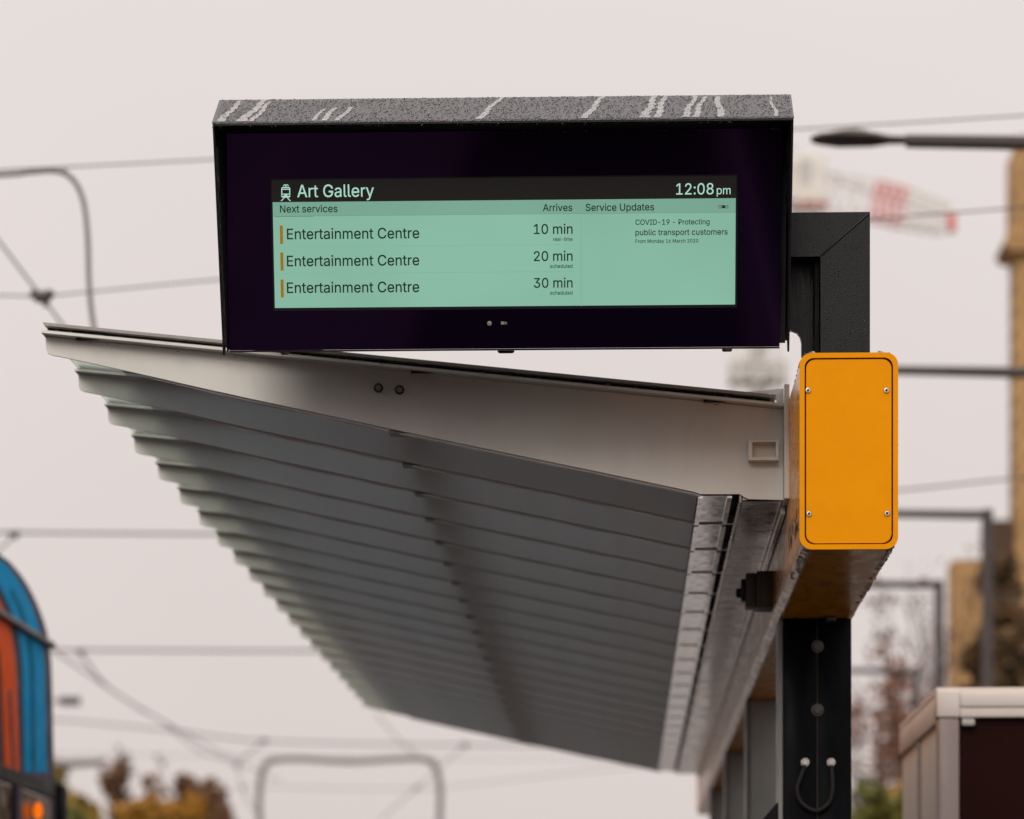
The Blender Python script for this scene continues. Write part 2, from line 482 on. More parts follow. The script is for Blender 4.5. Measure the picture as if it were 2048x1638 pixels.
# ================================================================== SHELTER
YB = 6.70                                    # front of the yellow beam
Y1 = 7.17                                    # first rib
PITCH = Y1 * 0.0605
NR = 21
YE = 16.3
c = (at(1600, 900, YB) + at(1795, 900, YB)) / 2
XB0, XB1 = at(1599, 900, YB).x, at(1796, 900, YB).x
ZB0, ZB1 = at(1697, 1099, YB).z, at(1697, 706, YB).z
shelter = thing('tram_stop_shelter', (c.x, 11.5, 0.24), 'long grey ribbed canopy on yellow box beam and dark posts under the lit display', 'shelter')

# --- ribs
def P1(px, py): 
    p = at(px, py, Y1); return Vector((p.x, 0, p.z))
prof_top = [P1(91, 673), P1(400, 703), P1(800, 743), P1(1200, 783), P1(1566, 819)]
prof_bot = [P1(1566, 1000), P1(1497, 998), P1(1488, 994), P1(1480, 988), P1(1400, 988), P1(1390, 984), P1(1310, 967), P1(1200, 944), P1(1000, 903), P1(850, 872), P1(700, 840), P1(600, 818), P1(500, 797), P1(400, 775), P1(300, 752), P1(200, 730), P1(130, 715), P1(104, 710), P1(95, 706), P1(92, 700)]
profile = prof_top + prof_bot
def rib_mesh(front):
    m = MB()
    m.prism([p + Vector((0, Y1, 0)) for p in profile], Vector((0, 0.008, 0)))
    bl = [Vector((p.x, Y1 + .0085, p.z + .0015)) for p in prof_bot[4:15]]
    bh = [Vector((p.x, Y1 + .0085, p.z - .0042)) for p in prof_bot[4:15]]
    m.prism(bl + bh[::-1], Vector((0, .024, 0)))
    # top flange
    fl = [p + Vector((0, 0, 0.002)) for p in prof_top]
    up = [p + Vector((0, 0, 0.0085)) for p in prof_top]
    y0 = Y1 - 0.032
    ol = Vector((-0.004, 0, 0))
    fl[0] = fl[0] + ol; up[0] = up[0] + ol
    m.prism([p + Vector((0, y0, 0)) for p in fl] + [p + Vector((0, y0, 0)) for p in reversed(up)], Vector((0, 0.07, 0)))
    return m
ribs = []
r0 = rib_mesh(True).build('rib', M['rib'], shelter)
ribs.append(r0)
for i in range(1, NR):
    o = r0.copy(); S.collection.objects.link(o); o.location = (0, PITCH * i, 0)
    ribs.append(o)
# welded end plate of the front rib with brace bolts
m = MB(); a, b = at(1566.5, 1004, Y1), at(1577, 776, Y1)
m.box(a.x, b.x, Y1 - 0.05, Y1 + 0.06, a.z, b.z, 0.002)
pl = m.build('end_plate', M['rib'], shelter, True)
for i in range(1, NR):
    o = pl.copy(); S.collection.objects.link(o); o.location = (0, PITCH * i, 0)
def hex_bolt(name, p, axis, r, mat, parent, wash=1.5, h=0.6):
    m = MB()
    m.lathe(p, axis, [(r * wash, -0.001), (r * wash, r * .18), (r * wash * .97, r * .2)], 20)
    p2 = Vector(p) + Vector(axis).normalized() * (r * .2)
    m.lathe(p2, axis, [(r, 0), (r, r * h * .85), (r * .85, r * h)], 6)
    return m.build(name, mat, parent, False)
M['bolt'] = paint('weathered_bolt', (0.28, 0.25, 0.23), 0.4, metal=0.7, var=0.2, scale=80)
M['bolt_ring'] = paint('bolt_recess_ring', (0.03, 0.025, 0.022), 0.6)
for bx, by in ((757, 776), (799, 780)):
    p = at(bx, by, Y1)
    m = MB(); m.lathe(p + Vector((0, .002, 0)), (0, -1, 0), [(0.0105, 0), (0.0105, 0.0045), (0.0095, 0.006)], 24)
    rg = m.build('washer', M['bolt_ring'], shelter, True)
    hex_bolt('bolt', p + Vector((0, -.0045, 0)), (0, -1, 0), 0.0068, M['bolt'], shelter, 1.0, .7)
# --- purlin between the ribs, carried on cleats
pa, pb = at(768, 752, Y1), at(852, 807, Y1)
pur = None
for i in range(NR - 1):
    if pur is None:
        m = MB(); m.box(pa.x, pb.x, Y1 + 0.0345, Y1 + PITCH - 0.0335, pb.z, pa.z, 0.004)
        pur = m.build('purlin', M['rib'], shelter)
    else:
        o = pur.copy(); S.collection.objects.link(o); o.location = (0, PITCH * i, 0)
M['cleat'] = paint('dark_cleat', (0.40, 0.38, 0.355), 0.6)
cl = None
q = at(777, 863.5, Y1)
for i in range(NR - 1):
    if cl is None:
        m = MB()
        m.prism([Vector((q.x, Y1 + .0085, q.z)), Vector((q.x + .058, Y1 + .0085, q.z - .0035)), Vector((q.x + .058, Y1 + .0085, q.z + .0025)), Vector((q.x, Y1 + .0085, q.z + .006))], Vector((0, .05, 0)))
        m.box(q.x + .02, q.x + .035, Y1 + .009, Y1 + .045, q.z + .0062, pb.z)
        cl = m.build('purlin_cleat', M['cleat'], shelter)
    else:
        o = cl.copy(); S.collection.objects.link(o); o.location = (0, PITCH * i, 0)
# --- glass roof: one sheet per bay, held by a capping strip
def roofz(px): return 673 + (px - 91) * (819 - 673) / (1566 - 91)
gl0 = [P1(92, roofz(92) - 9), P1(1545, roofz(1545) - 9)]
up = Vector((0, 0, 0.006))
M['cap'] = paint('grey_cap_strip', (0.40, 0.37, 0.34), 0.35, dirt=(0.1, 0.09, 0.08), dirt_amt=.5)
for gx_a, gx_b, gm, gn in ((92, 190, 'roof_glass', 'roof_pane'), (192, 1545, 'roof_tint', 'tinted_pane')):
    g0, g1 = P1(gx_a, roofz(gx_a) - 9), P1(gx_b, roofz(gx_b) - 9)
    pane = None
    for i in range(NR - 1):
        if pane is None:
            y = Vector((0, Y1 + .004, 0))
            m = MB(); m.prism([g0 + y, g1 + y, g1 + y + up, g0 + y + up], Vector((0, PITCH - 0.008, 0)))
            pane = m.build(gn, M[gm], shelter)
        else:
            o = pane.copy(); S.collection.objects.link(o); o.location = (0, PITCH * i, 0)
# cap strip over each rib + rubber below (front one shows)
cap_lo = [P1(93, roofz(93) - 17), P1(1550, roofz(1550) - 17)]
cap_hi = [P1(90, roofz(90) - 23), P1(1551, roofz(1551) - 23)]
m = MB()
m.prism([cap_lo[0] + Vector((0, Y1 - .03, 0)), cap_lo[1] + Vector((0, Y1 - .03, 0)), cap_hi[1] + Vector((0, Y1 - .03, 0)), cap_hi[0] + Vector((0, Y1 - .03, 0))], Vector((0, .066, 0)))
cap = m.build('cap_strip', M['cap'], shelter)
gs_lo = [P1(97, roofz(97) - 3), P1(1540, roofz(1540) - 3)]
gs_hi = [P1(97, roofz(97) - 16.7), P1(1540, roofz(1540) - 16.7)]
m = MB()
m.prism([gs_lo[0] + Vector((0, Y1 - .006, 0)), gs_lo[1] + Vector((0, Y1 - .006, 0)), gs_hi[1] + Vector((0, Y1 - .006, 0)), gs_hi[0] + Vector((0, Y1 - .006, 0))], Vector((0, .009, 0)))
gasket = m.build('glazing_gasket', M['glass_edge'], shelter)
for cx in (180, 850, 1435):
    m = MB(); a, b = at(cx - 28, roofz(cx) - 15, Y1 - .012), at(cx + 28, roofz(cx) - 2, Y1 - .012)
    m.box(a.x, b.x, Y1 - .016, Y1 - .007, b.z, a.z, .001)
    m.build('setting_block', M['dark_rubber'], shelter)
for i in range(1, NR):
    for src in (cap, gasket):
        o = src.copy(); S.collection.objects.link(o); o.location = (0, PITCH * i, 0)
# cap screw and back flashing near the beam
p = at(1540, roofz(1540) - 23, Y1)
m = MB(); m.lathe(p, (0, 0, 1), [(.006, 0), (.006, .003), (.003, .006)], 16)
m.build('cap_screw', M['steel'], shelter, True)
m = MB()
m.prism([at(1470, 786, Y1 + .06), at(1566, 777, Y1 + .06), at(1566, 800, Y1 + .06), at(1552, 800, Y1 + .06)], Vector((0, .004, 0)))
m.prism([at(1552, 800, Y1 + .055), at(1567, 781, Y1 + .055), at(1567, 817, Y1 + .055), at(1556, 812, Y1 + .055)], Vector((0, -.04, 0)))
m.build('flashing', M['rib'], shelter)
# --- lug socket on the front rib
a, b = at(1497, 920, Y1 - .03), at(1557, 880, Y1 - .03)
m = MB()
t = .006
m.box(a.x, b.x, Y1 - .03, Y1 - .0005, a.z, a.z + t)
m.box(a.x, b.x, Y1 - .03, Y1 - .0005, b.z - t * .6, b.z)
m.box(a.x, a.x + t * 1.4, Y1 - .03, Y1 - .0005, a.z + t + .0002, b.z - t * .6 - .0002)
m.box(b.x - t, b.x, Y1 - .03, Y1 - .0005, a.z + t + .0002, b.z - t * .6 - .0002)
m.build('lug_socket', M['rib'], shelter)
# --- gutter, cover plates, lip
YEND = Y1 + PITCH * (NR - 1)
gx0, gx1 = at(1486, 995, Y1).x, at(1564, 1000, Y1).x
gz = at(1520, 1001, Y1).z
m = MB()
nseg = 40
for k in range(nseg):
    y0 = Y1 + .012 + (YEND - Y1 - .02) * k / nseg; y1 = Y1 + .012 + (YEND - Y1 - .02) * (k + 1) / nseg
    m.poly([(gx0, y0, gz), (gx1, y0, gz), (gx1, y1, gz), (gx0, y1, gz)])
bmesh.ops.remove_doubles(m.bm, verts=m.bm.verts[:], dist=1e-5)
m.box(gx0, gx1, Y1 + .012, YEND - .01, gz + .003, gz + .05)
m.build('gutter', M['gutter_steel'], shelter)
px0, px1 = at(1397, 989, Y1).x, at(1464, 989, Y1).x
pz = at(1430, 989, Y1).z
plate = None
for i in range(NR - 1):
    if plate is None:
        m = MB(); y = Y1
        m.box(px0, px1, y + .028, y + PITCH - .026, pz, pz + .004, .001)
        m.box(px0 - .0005, px0 + .010, y + .014, y + PITCH - .012, pz - .006, pz - .0005)
        m.box(px1 - .010, px1 + .0005, y + .014, y + PITCH - .012, pz - .006, pz - .0005)
        plate = m.build('cover_plate', M['plate_steel'], shelter)
    else:
        o = plate.copy(); S.collection.objects.link(o); o.location = (0, PITCH * i, 0)
# dark slot between plates and gutter, with a drip lip and small brackets
m = MB(); s0 = at(1465, 989, Y1).x; s1 = at(1478, 989, Y1).x
m.box(s0, s1, Y1 + .012, YEND - .01, pz + .02, pz + .03); m.box(px0, s0 - .0005, Y1 + .012, YEND - .01, pz + .012, pz + .02)
m.build('slot_shade_sheet', M['black_matt'], shelter)  # black sheets added as the shade above the slot and plate gaps
m = MB(); 
m.box(s1, gx0 - .0005, Y1 + .012, YEND - .01, gz - .004, gz + .04, .003)
m.build('drip_lip', M['gutter_steel'], shelter, True)
sb = None
for i in range(NR - 1):
    if sb is None:
        y = Y1 + PITCH - .02
        m = MB(); m.box(s0 - .002, s1 + .004, y, y + .014, pz - .004, pz + .016)
        sb = m.build('slot_bracket', M['gutter_steel'], shelter)
    else:
        o = sb.copy(); S.collection.objects.link(o); o.location = (0, PITCH * i, 0)
# --- the beam
m = MB()
ro = .026
outer = rounded(XB0, XB1, ZB0, ZB1, ro, YB, 8)
wall = .0105
inner = rounded(XB0 + wall, XB1 - wall, ZB0 + wall, ZB1 - wall, ro - wall + .004, YB, 8)
m.ring(outer, inner, Vector((0, YE - YB, 0)))
fr_z = .0
beam = m.build('beam', M['yellow_wet'], shelter, True, angle=30)
# front rim painted freshly + recessed closing plate + cover
m = MB()
m.ring([p + Vector((0, -.004, 0)) for p in outer], [p + Vector((0, -.004, 0)) for p in inner], Vector((0, .0035, 0)))
rim = m.build('beam_rim', M['yellow'], shelter, True, angle=30)
inn2 = rounded(XB0 + wall + .0004, XB1 - wall - .0004, ZB0 + wall + .0004, ZB1 - wall - .0004, ro - wall + .004, YB + .012, 8)
m = MB(); m.prism(inn2, Vector((0, .004, 0)))
m.build('closing_plate', M['dark_gap'], shelter)
gapw = .0032
cp = rounded(XB0 + wall + gapw, XB1 - wall - gapw, ZB0 + wall + gapw * .8, ZB1 - wall - gapw, ro - wall + .003, YB - .002, 8)
m = MB(); m.prism(cp, Vector((0, .006, 0)))
edges = [e for e in m.bm.edges if abs(e.verts[0].co.y - e.verts[1].co.y) < 1e-6 and abs(e.verts[0].co.y - (YB - .002)) < 1e-4]
bmesh.ops.bevel(m.bm, geom=edges, offset=.0012, segments=2, affect='EDGES')
cover = m.build('end_cover', M['yellow'], shelter, True, angle=40)
for sx, sy in ((1616, 781), (1773, 781), (1618, 1028), (1774, 1027)):
    p = at(sx, sy, YB - .002)
    m = MB()
    m.lathe(p, (0, -1, 0), [(.0062, 0), (.0062, .0012), (.0052, .0028), (.0034, .003), (.0034, .0012), (.0001, .0010)], 20)
    m.build('screw', M['steel'], cover, True)
    m = MB(); m.lathe(p + Vector((0, -.0011, 0)), (0, -1, 0), [(.0024, 0), (.0024, .0008), (.0001, .0009)], 6)
    m.build('screw_socket', M['dark_gap'], cover)
# stencilled lettering (worn, unreadable at this angle) on the beam's side
M['stencil'] = paint('worn_black_stencil', (0.02, 0.018, 0.012), 0.6)
m = MB()
rnd = random.Random(3)
for k in range(46):
    y = rnd.uniform(YB + .03, YB + .46); z = rnd.uniform(at(1600, 1092, YB).z + .035, at(1600, 1010, YB).z)
    w = rnd.uniform(.004, .022); h = rnd.uniform(.006, .022)
    x = XB0 - .0006 - k * 2e-6
    m.poly([(x, y, z), (x, y + w, z), (x, y + w * rnd.uniform(.6, 1), z + h), (x, y + w * rnd.uniform(0, .3), z + h)])
m.build('stencil_lettering', M['stencil'], beam)
# --- junction box under the gutter
jy = 7.9
a, b = at(1484, 1214, jy), at(1550, 1141, jy)
m = MB()
m.box(a.x + .035, b.x, jy, jy + .11, a.z, b.z, .004)
m.box(a.x + .01, a.x + .0345, jy + .006, jy + .104, a.z + .004, b.z - .004, .004)
m.box(a.x + .045, b.x - .04, jy - .003, jy, a.z + .006, b.z - .006)
jb = m.build('junction_box', M['brown_box'], shelter, True)
m = MB(); m.box(a.x - .001, a.x + .0095, jy + .03, jy + .075, a.z + .02, b.z - .016, .003)
m.lathe((a.x - .001, jy + .05, (a.z + b.z) / 2 - .004), (-1, 0, 0), [(.012, 0), (.012, .008), (.009, .012)], 12)
m.build('cable_gland', M['black'], jb, True)
# fascia strips between the gutter and the beam
m = MB()
m.box(gx1 + .002, XB0 - .003, Y1 + .07, YEND, gz - .02, gz + .15)
m.build('packer_plate', M['gutter_steel'], shelter)
# --- posts under the beam
YP = 7.90
XP0, XP1 = at(1567, 1400, YP).x, at(1703, 1400, YP).x
def front_post():
    p = []
    xm = (XP0 + XP1) / 2
    m = MB()
    m.box(XP0, xm - .0012, YP, YP + .15, 0.245, ZB0 - .001, .003)
    m.box(xm + .0012, XP1, YP, YP + .15, 0.245, ZB0 - .001, .003)
    post = m.build('post', M['black_gloss'], shelter, True)
    tag(post, 'black front post with bolts and cable loop')
    m = MB(); m.box(xm - .0011, xm + .0011, YP + .004, YP + .14, 0.25, ZB0 - .003)
    m.build('seam_strip', M['brown_box'], post)
    for by, r in ((1293, .0115), (1420, .0115)):
        q = at(1635, by, YP)
        hex_bolt('bolt', q, (0, -1, 0), r, M['bolt_dark'], post, 1.35, .6)
    for bx in (1610, 1662):
        q = at(bx, 1525, YP)
        hex_bolt('cable_bolt', q + Vector((0, -.004, 0)), (0, -1, 0), .0085, M['steel'], post, 1.25, .9)
    loop = [at(1609, 1532, YP) + Vector((0, -.008, 0)), at(1600, 1556, YP) + Vector((0, -.012, 0)), at(1593, 1580, YP) + Vector((0, -.014, 0)), at(1602, 1606, YP) + Vector((0, -.014, 0)), at(1630, 1622, YP) + Vector((0, -.014, 0)), at(1655, 1608, YP) + Vector((0, -.014, 0)), at(1664, 1578, YP) + Vector((0, -.012, 0)), at(1662, 1532, YP) + Vector((0, -.008, 0))]
    m = MB(); m.tube(smooth_path(loop, 8), .0055, 10)
    m.build('cable_loop', M['dark_rubber'], post, True)
    # lit side plate and foot gusset on the left
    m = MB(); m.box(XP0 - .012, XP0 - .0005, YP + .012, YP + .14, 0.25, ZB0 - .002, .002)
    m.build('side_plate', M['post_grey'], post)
    m = MB(); m.prism([at(1567, 1600, YP + .02), at(1553, 1606, YP + .02), at(1520, 1645, YP + .02), at(1567, 1700, YP + .02)], Vector((0, .02, 0)))
    m.build('gusset', M['black_matt'], post)
    m = MB(); q = at(1660, 1228, YP)
    m.box(q.x - .012, q.x + .012, YP - .05, YP - .003, ZB0 - .012, ZB0 - .0015, .002)
    m.build('top_clip', M['bolt_dark'], post)
    return post
M['bolt_dark'] = paint('dark_bolt', (0.10, 0.09, 0.085), 0.45, metal=0.5, var=.2, scale=60)
front_post()
for k in range(1, 4):
    y = YP + 2.12 * k
    m = MB(); m.box(XP0, XP1, y, y + .15, 0.245, ZB0 - .001, .003)
    post = m.build('post', M['post_grey'], shelter, True)
    for zz in (ZB0 - .18, ZB0 - .46):
        hex_bolt('bolt', Vector((XP0 + .115, y, zz)), (0, -1, 0), .0135, M['bolt_dark'], post, 1.4, .7)
    m = MB(); m.box(XP0 - .012, XP0 - .0005, y + .012, y + .14, 0.25, ZB0 - .002, .002)
    m.build('side_plate', M['post_grey'], post)
# rain hanging along the beam's lower edges and on its top edge
cs, ns, rs = [], [], []
for k in range(330):
    right = random.random() < .75
    y = YB + .01 + (random.random() ** 1.6) * (2.3 if right else .5)
    a = R(random.uniform(-80, -40)) if right else R(random.uniform(220, 262))
    cx = XB1 - ro if right else XB0 + ro
    n = Vector((math.cos(a), 0, math.sin(a)))
    cs.append(Vector((cx, y, ZB0 + ro)) + n * (ro - .0003)); ns.append(n); rs.append(random.uniform(.0015, .0042))
for k in range(160):
    y = YB + random.random() * .5
    a = R(random.uniform(95, 178)); n = Vector((math.cos(a), 0, math.sin(a)))
    cs.append(Vector((XB0 + ro, y, ZB1 - ro)) + n * (ro - .0003)); ns.append(n); rs.append(random.uniform(.001, .0026))
for k in range(120):
    z = random.uniform(ZB0 + .03, ZB1 - .03)
    cs.append(Vector((XB1 - .0002, YB + random.random() * .1, z))); ns.append(Vector((1, 0, 0))); rs.append(random.uniform(.0008, .002))
V, Fc = dome_beads(cs, ns, rs, .8)
tag(raw_mesh('rain_drops', V, Fc, M['water'], shelter, True), kind='stuff')
# drops hanging from the front rib flange and cap
cs, ns, rs = [], [], []
for k in range(34):
    px = random.uniform(100, 1540)
    hi = random.random() < .5
    py = roofz(px) + (-16.5 if hi else 1.0)
    cs.append(at(px, py, Y1 - .031)); ns.append(Vector((0, -.3, -1))); rs.append(random.uniform(.002, .0045))
V, Fc = dome_beads(cs, ns, rs, 1.1)
tag(raw_mesh('flange_drops', V, Fc, M['water'], shelter, True), kind='stuff')

# ================================================================== DISPLAY
YG0, YG1 = 6.80, 6.71
p0 = at(1000, 700, YG0); p1 = at(1000, 268, YG1)
vdir = (Vector((0, p1.y, p1.z)) - Vector((0, p0.y, p0.z))).normalized()
udir = Vector((1, 0, 0))
nrm = udir.cross(vdir).normalized()          # towards the viewer
if nrm.y > 0: nrm = -nrm
org = Vector((0, p0.y, p0.z))
def uv(px, py, off=0.0):
    d = ray(px, py)
    o = org + nrm * off
    t = (o - CAM).dot(nrm) / d.dot(nrm)
    q = CAM + d * t - o
    return q.x, q.dot(vdir)
def G(u, v, off=0.0):
    return org + udir * u + vdir * v + nrm * off
disp = thing('information_display', (at(1690, 704, 6.85).x, 6.87, ZB1), 'black hooded passenger display with lit mint green timetable screen on bracket', 'display sign')
ul, vb = uv(459, 704); ur, _ = uv(1559, 698); _, vt = uv(1000, 262)
vb0 = uv(1000, 701)[1]
m = MB()
def slab(m, u0, u1, v0, v1, o0, o1):
    m.prism([G(u0, v0, o0), G(u1, v0, o0), G(u1, v1, o0), G(u0, v1, o0)], nrm * (o1 - o0))
slab(m, ul, ur, vb0 + .004, vt, -.008, 0)
m.build('front_glass', M['front_glass'], disp)
m = MB(); slab(m, ul, ur, vb0, vb0 + .0035, -.06, .001)
m.build('bottom_trim', M['black'], disp)
# case behind
m = MB()
slab(m, ul + .004, ur - .004, vb0 + .006, vt, -.12, -.0085)
m.build('case', M['black_matt'], disp)
# hood
HX0, HX1 = at(424, 243, 6.60).x, at(1588, 233, 6.60).x
zl = at(1000, 238.5, 6.60).z
zr = at(1000, 194.5, 6.72).z
th = .004
m = MB()
m.prism([Vector((HX0, 6.60, zl)), Vector((HX0, 6.72, zr)), Vector((HX0, 6.95, zr + .006)), Vector((HX0, 6.95, zr - th)), Vector((HX0, 6.722, zr - th - .002)), Vector((HX0, 6.606, zl - .001)), Vector((HX0, 6.600, zl - .0035))], Vector((HX1 - HX0, 0, 0)))
hood = m.build('hood', M['hood_top'], disp)
m = MB()
m.box(HX0 + .0008, HX1 - .0008, 6.6012, 6.604, zl - .007, zl - .0038)
m.build('hood_lip', M['black'], disp)
m = MB()
m.box(HX0 + .005, HX1 - .005, 6.735, 6.742, vt * vdir.z + org.z - .02, zr - .006)
m.build('hood_back', M['black_matt'], disp)
# hood sides (wedge plates)
zb_l = at(445, 709, 6.77).z
for side in (0, 1):
    m = MB()
    x = HX0 + .0006 if side == 0 else HX1 - .0046
    zb = zb_l if side == 0 else at(1583, 701, 6.77).z
    zk = at(1583, 681, 6.948).z
    m.prism([Vector((x, 6.603, zl - .004)), Vector((x, 6.722, zr - th - .004)), Vector((x, 6.948, zr - th - .002)), Vector((x, 6.948, zk)), Vector((x, 6.80, at(1583, 681, 6.80).z)), Vector((x, 6.782, zb)), Vector((x, 6.775, zb))], Vector((.004, 0, 0)))
    m.build('side_panel', M['black'], disp)
# inner reveals between side panels and the glass
m = MB()
m.prism([G(ul - .001, vb0 + .012, -.01), G(ul - .001, vt, -.01), Vector((HX0 + .006, 6.64, zl - .02)), Vector((HX0 + .006, 6.80, zb_l + .012))], Vector((.002, .004, 0)))
m.build('inner_reveal', M['black_matt'], disp)
zbr = at(1570, 684, 6.79).z
m = MB()
m.prism([Vector((ur - .002, 6.80, zbr)), Vector((ur - .002, 6.735, zr - .012)), Vector((ur - .002, 6.93, zr - .012)), Vector((ur - .002, 6.93, zbr + .03))], Vector((HX1 - .006 - ur, 0, 0)))
m.build('inner_reveal', M['black_matt'], disp)
# hood ceiling bar above the glass
m = MB()
m.prism([Vector((HX0 + .006, 6.612, zl - .006)), Vector((HX0 + .006, 6.70, zr - .03)), G(0, vt + .002, -.01) * 1 + Vector((HX0 + .006, 0, 0)), G(0, vt + .001, .006) + Vector((HX0 + .006, 0, 0))], Vector((HX1 - HX0 - .012, 0, 0)))
m.build('hood_liner', M['black_matt'], disp)
m = MB()
a = G(uv(1540, 268)[0], vt - .002, .002)
m.box(a.x, a.x + .02, a.y - .002, a.y, a.z, a.z + .002)
m.build('latch', M['steel'], disp)
# small fittings below the case
for bx, wdt, mt in ((1011, .018, 'black'), (1455, .011, 'bolt'), (567, .009, 'bolt')):
    u, v = uv(bx, 702)
    m = MB(); m.lathe(G(u, vb0 - .0002, -.03), -vdir, [(wdt, 0), (wdt, .003), (wdt * .8, .006)], 20)
    m.build('fixing', M[mt], disp, True)
# sensors under the screen
u, v = uv(979, 647)
m = MB(); m.lathe(G(u, v, .0003), nrm, [(.0052, 0), (.0048, .0012), (.002, .0024)], 16)
m.build('sensor', M['sensor'], disp, True)
u, v = uv(1008, 646)
m = MB(); slab(m, u - .0065, u + .001, v - .0032, v + .0032, .0003, .0012); slab(m, u + .002, u + .0062, v - .0026, v - .0006, .0003, .001); slab(m, u + .002, u + .0062, v + .0002, v + .0022, .0003, .001)
m.build('sensor', M['sensor'], disp)
# ---- the lit screen
su0, sv0 = uv(550, 616); su1, _ = uv(1470, 611)
_, sv1 = uv(546, 360)
_, svh = uv(548, 404.3)
_, svb = uv(549, 432.5)
m = MB(); slab(m, su0 - .004, su1 + .004, sv0 - .006, sv1 + .003, .0002, .0006)
m.build('screen_border', M['black_matt'], disp)
m = MB(); slab(m, su0, su1, sv0, svb - .0003, .001, .0016)
screen = m.build('screen', M['mint'], disp)
m = MB(); slab(m, su0, su1, svb, svh - .0002, .001, .0016)
m.build('column_band', M['mint_dark'], screen)
m = MB(); slab(m, su0 - .0012, su1 + .0012, svh, sv1, .001, .0016)
m.build('header_bar', M['screen_black'], screen)
OFF = .0019
def quad(name, x0, y0, x1, y1, mat, parent=screen, off=OFF):
    m = MB()
    u0, v0 = uv(x0, y1); u1, v1 = uv(x1, y0)
    m.prism([G(u0, v0, off), G(u1, v0, off), G(u1, v1, off), G(u0, v1, off)], nrm * .0002)
    return m.build(name, mat, parent)
for (x, y0, y1) in ((560.5, 451, 488), (561.5, 505, 541.5), (562, 559, 595)):
    quad('route_marker', x, y0, x + 5.2, y1, M['screen_orange'])
for y in (494.2, 548):
    m = MB(); _, v = uv(560, y); u0, _ = uv(549, y); u1, _ = uv(1146, y)
    m.prism([G(u0, v, OFF), G(u1, v, OFF), G(u1, v + .0010, OFF), G(u0, v + .0010, OFF)], nrm * .0002)
    m.build('row_divider', M['screen_line'], screen)
quad('column_divider', 1161, 430, 1162.6, 612, M['screen_line'])
quad('progress_line', 549.6, 432.3, 627, 434, M['screen_line_dark'])
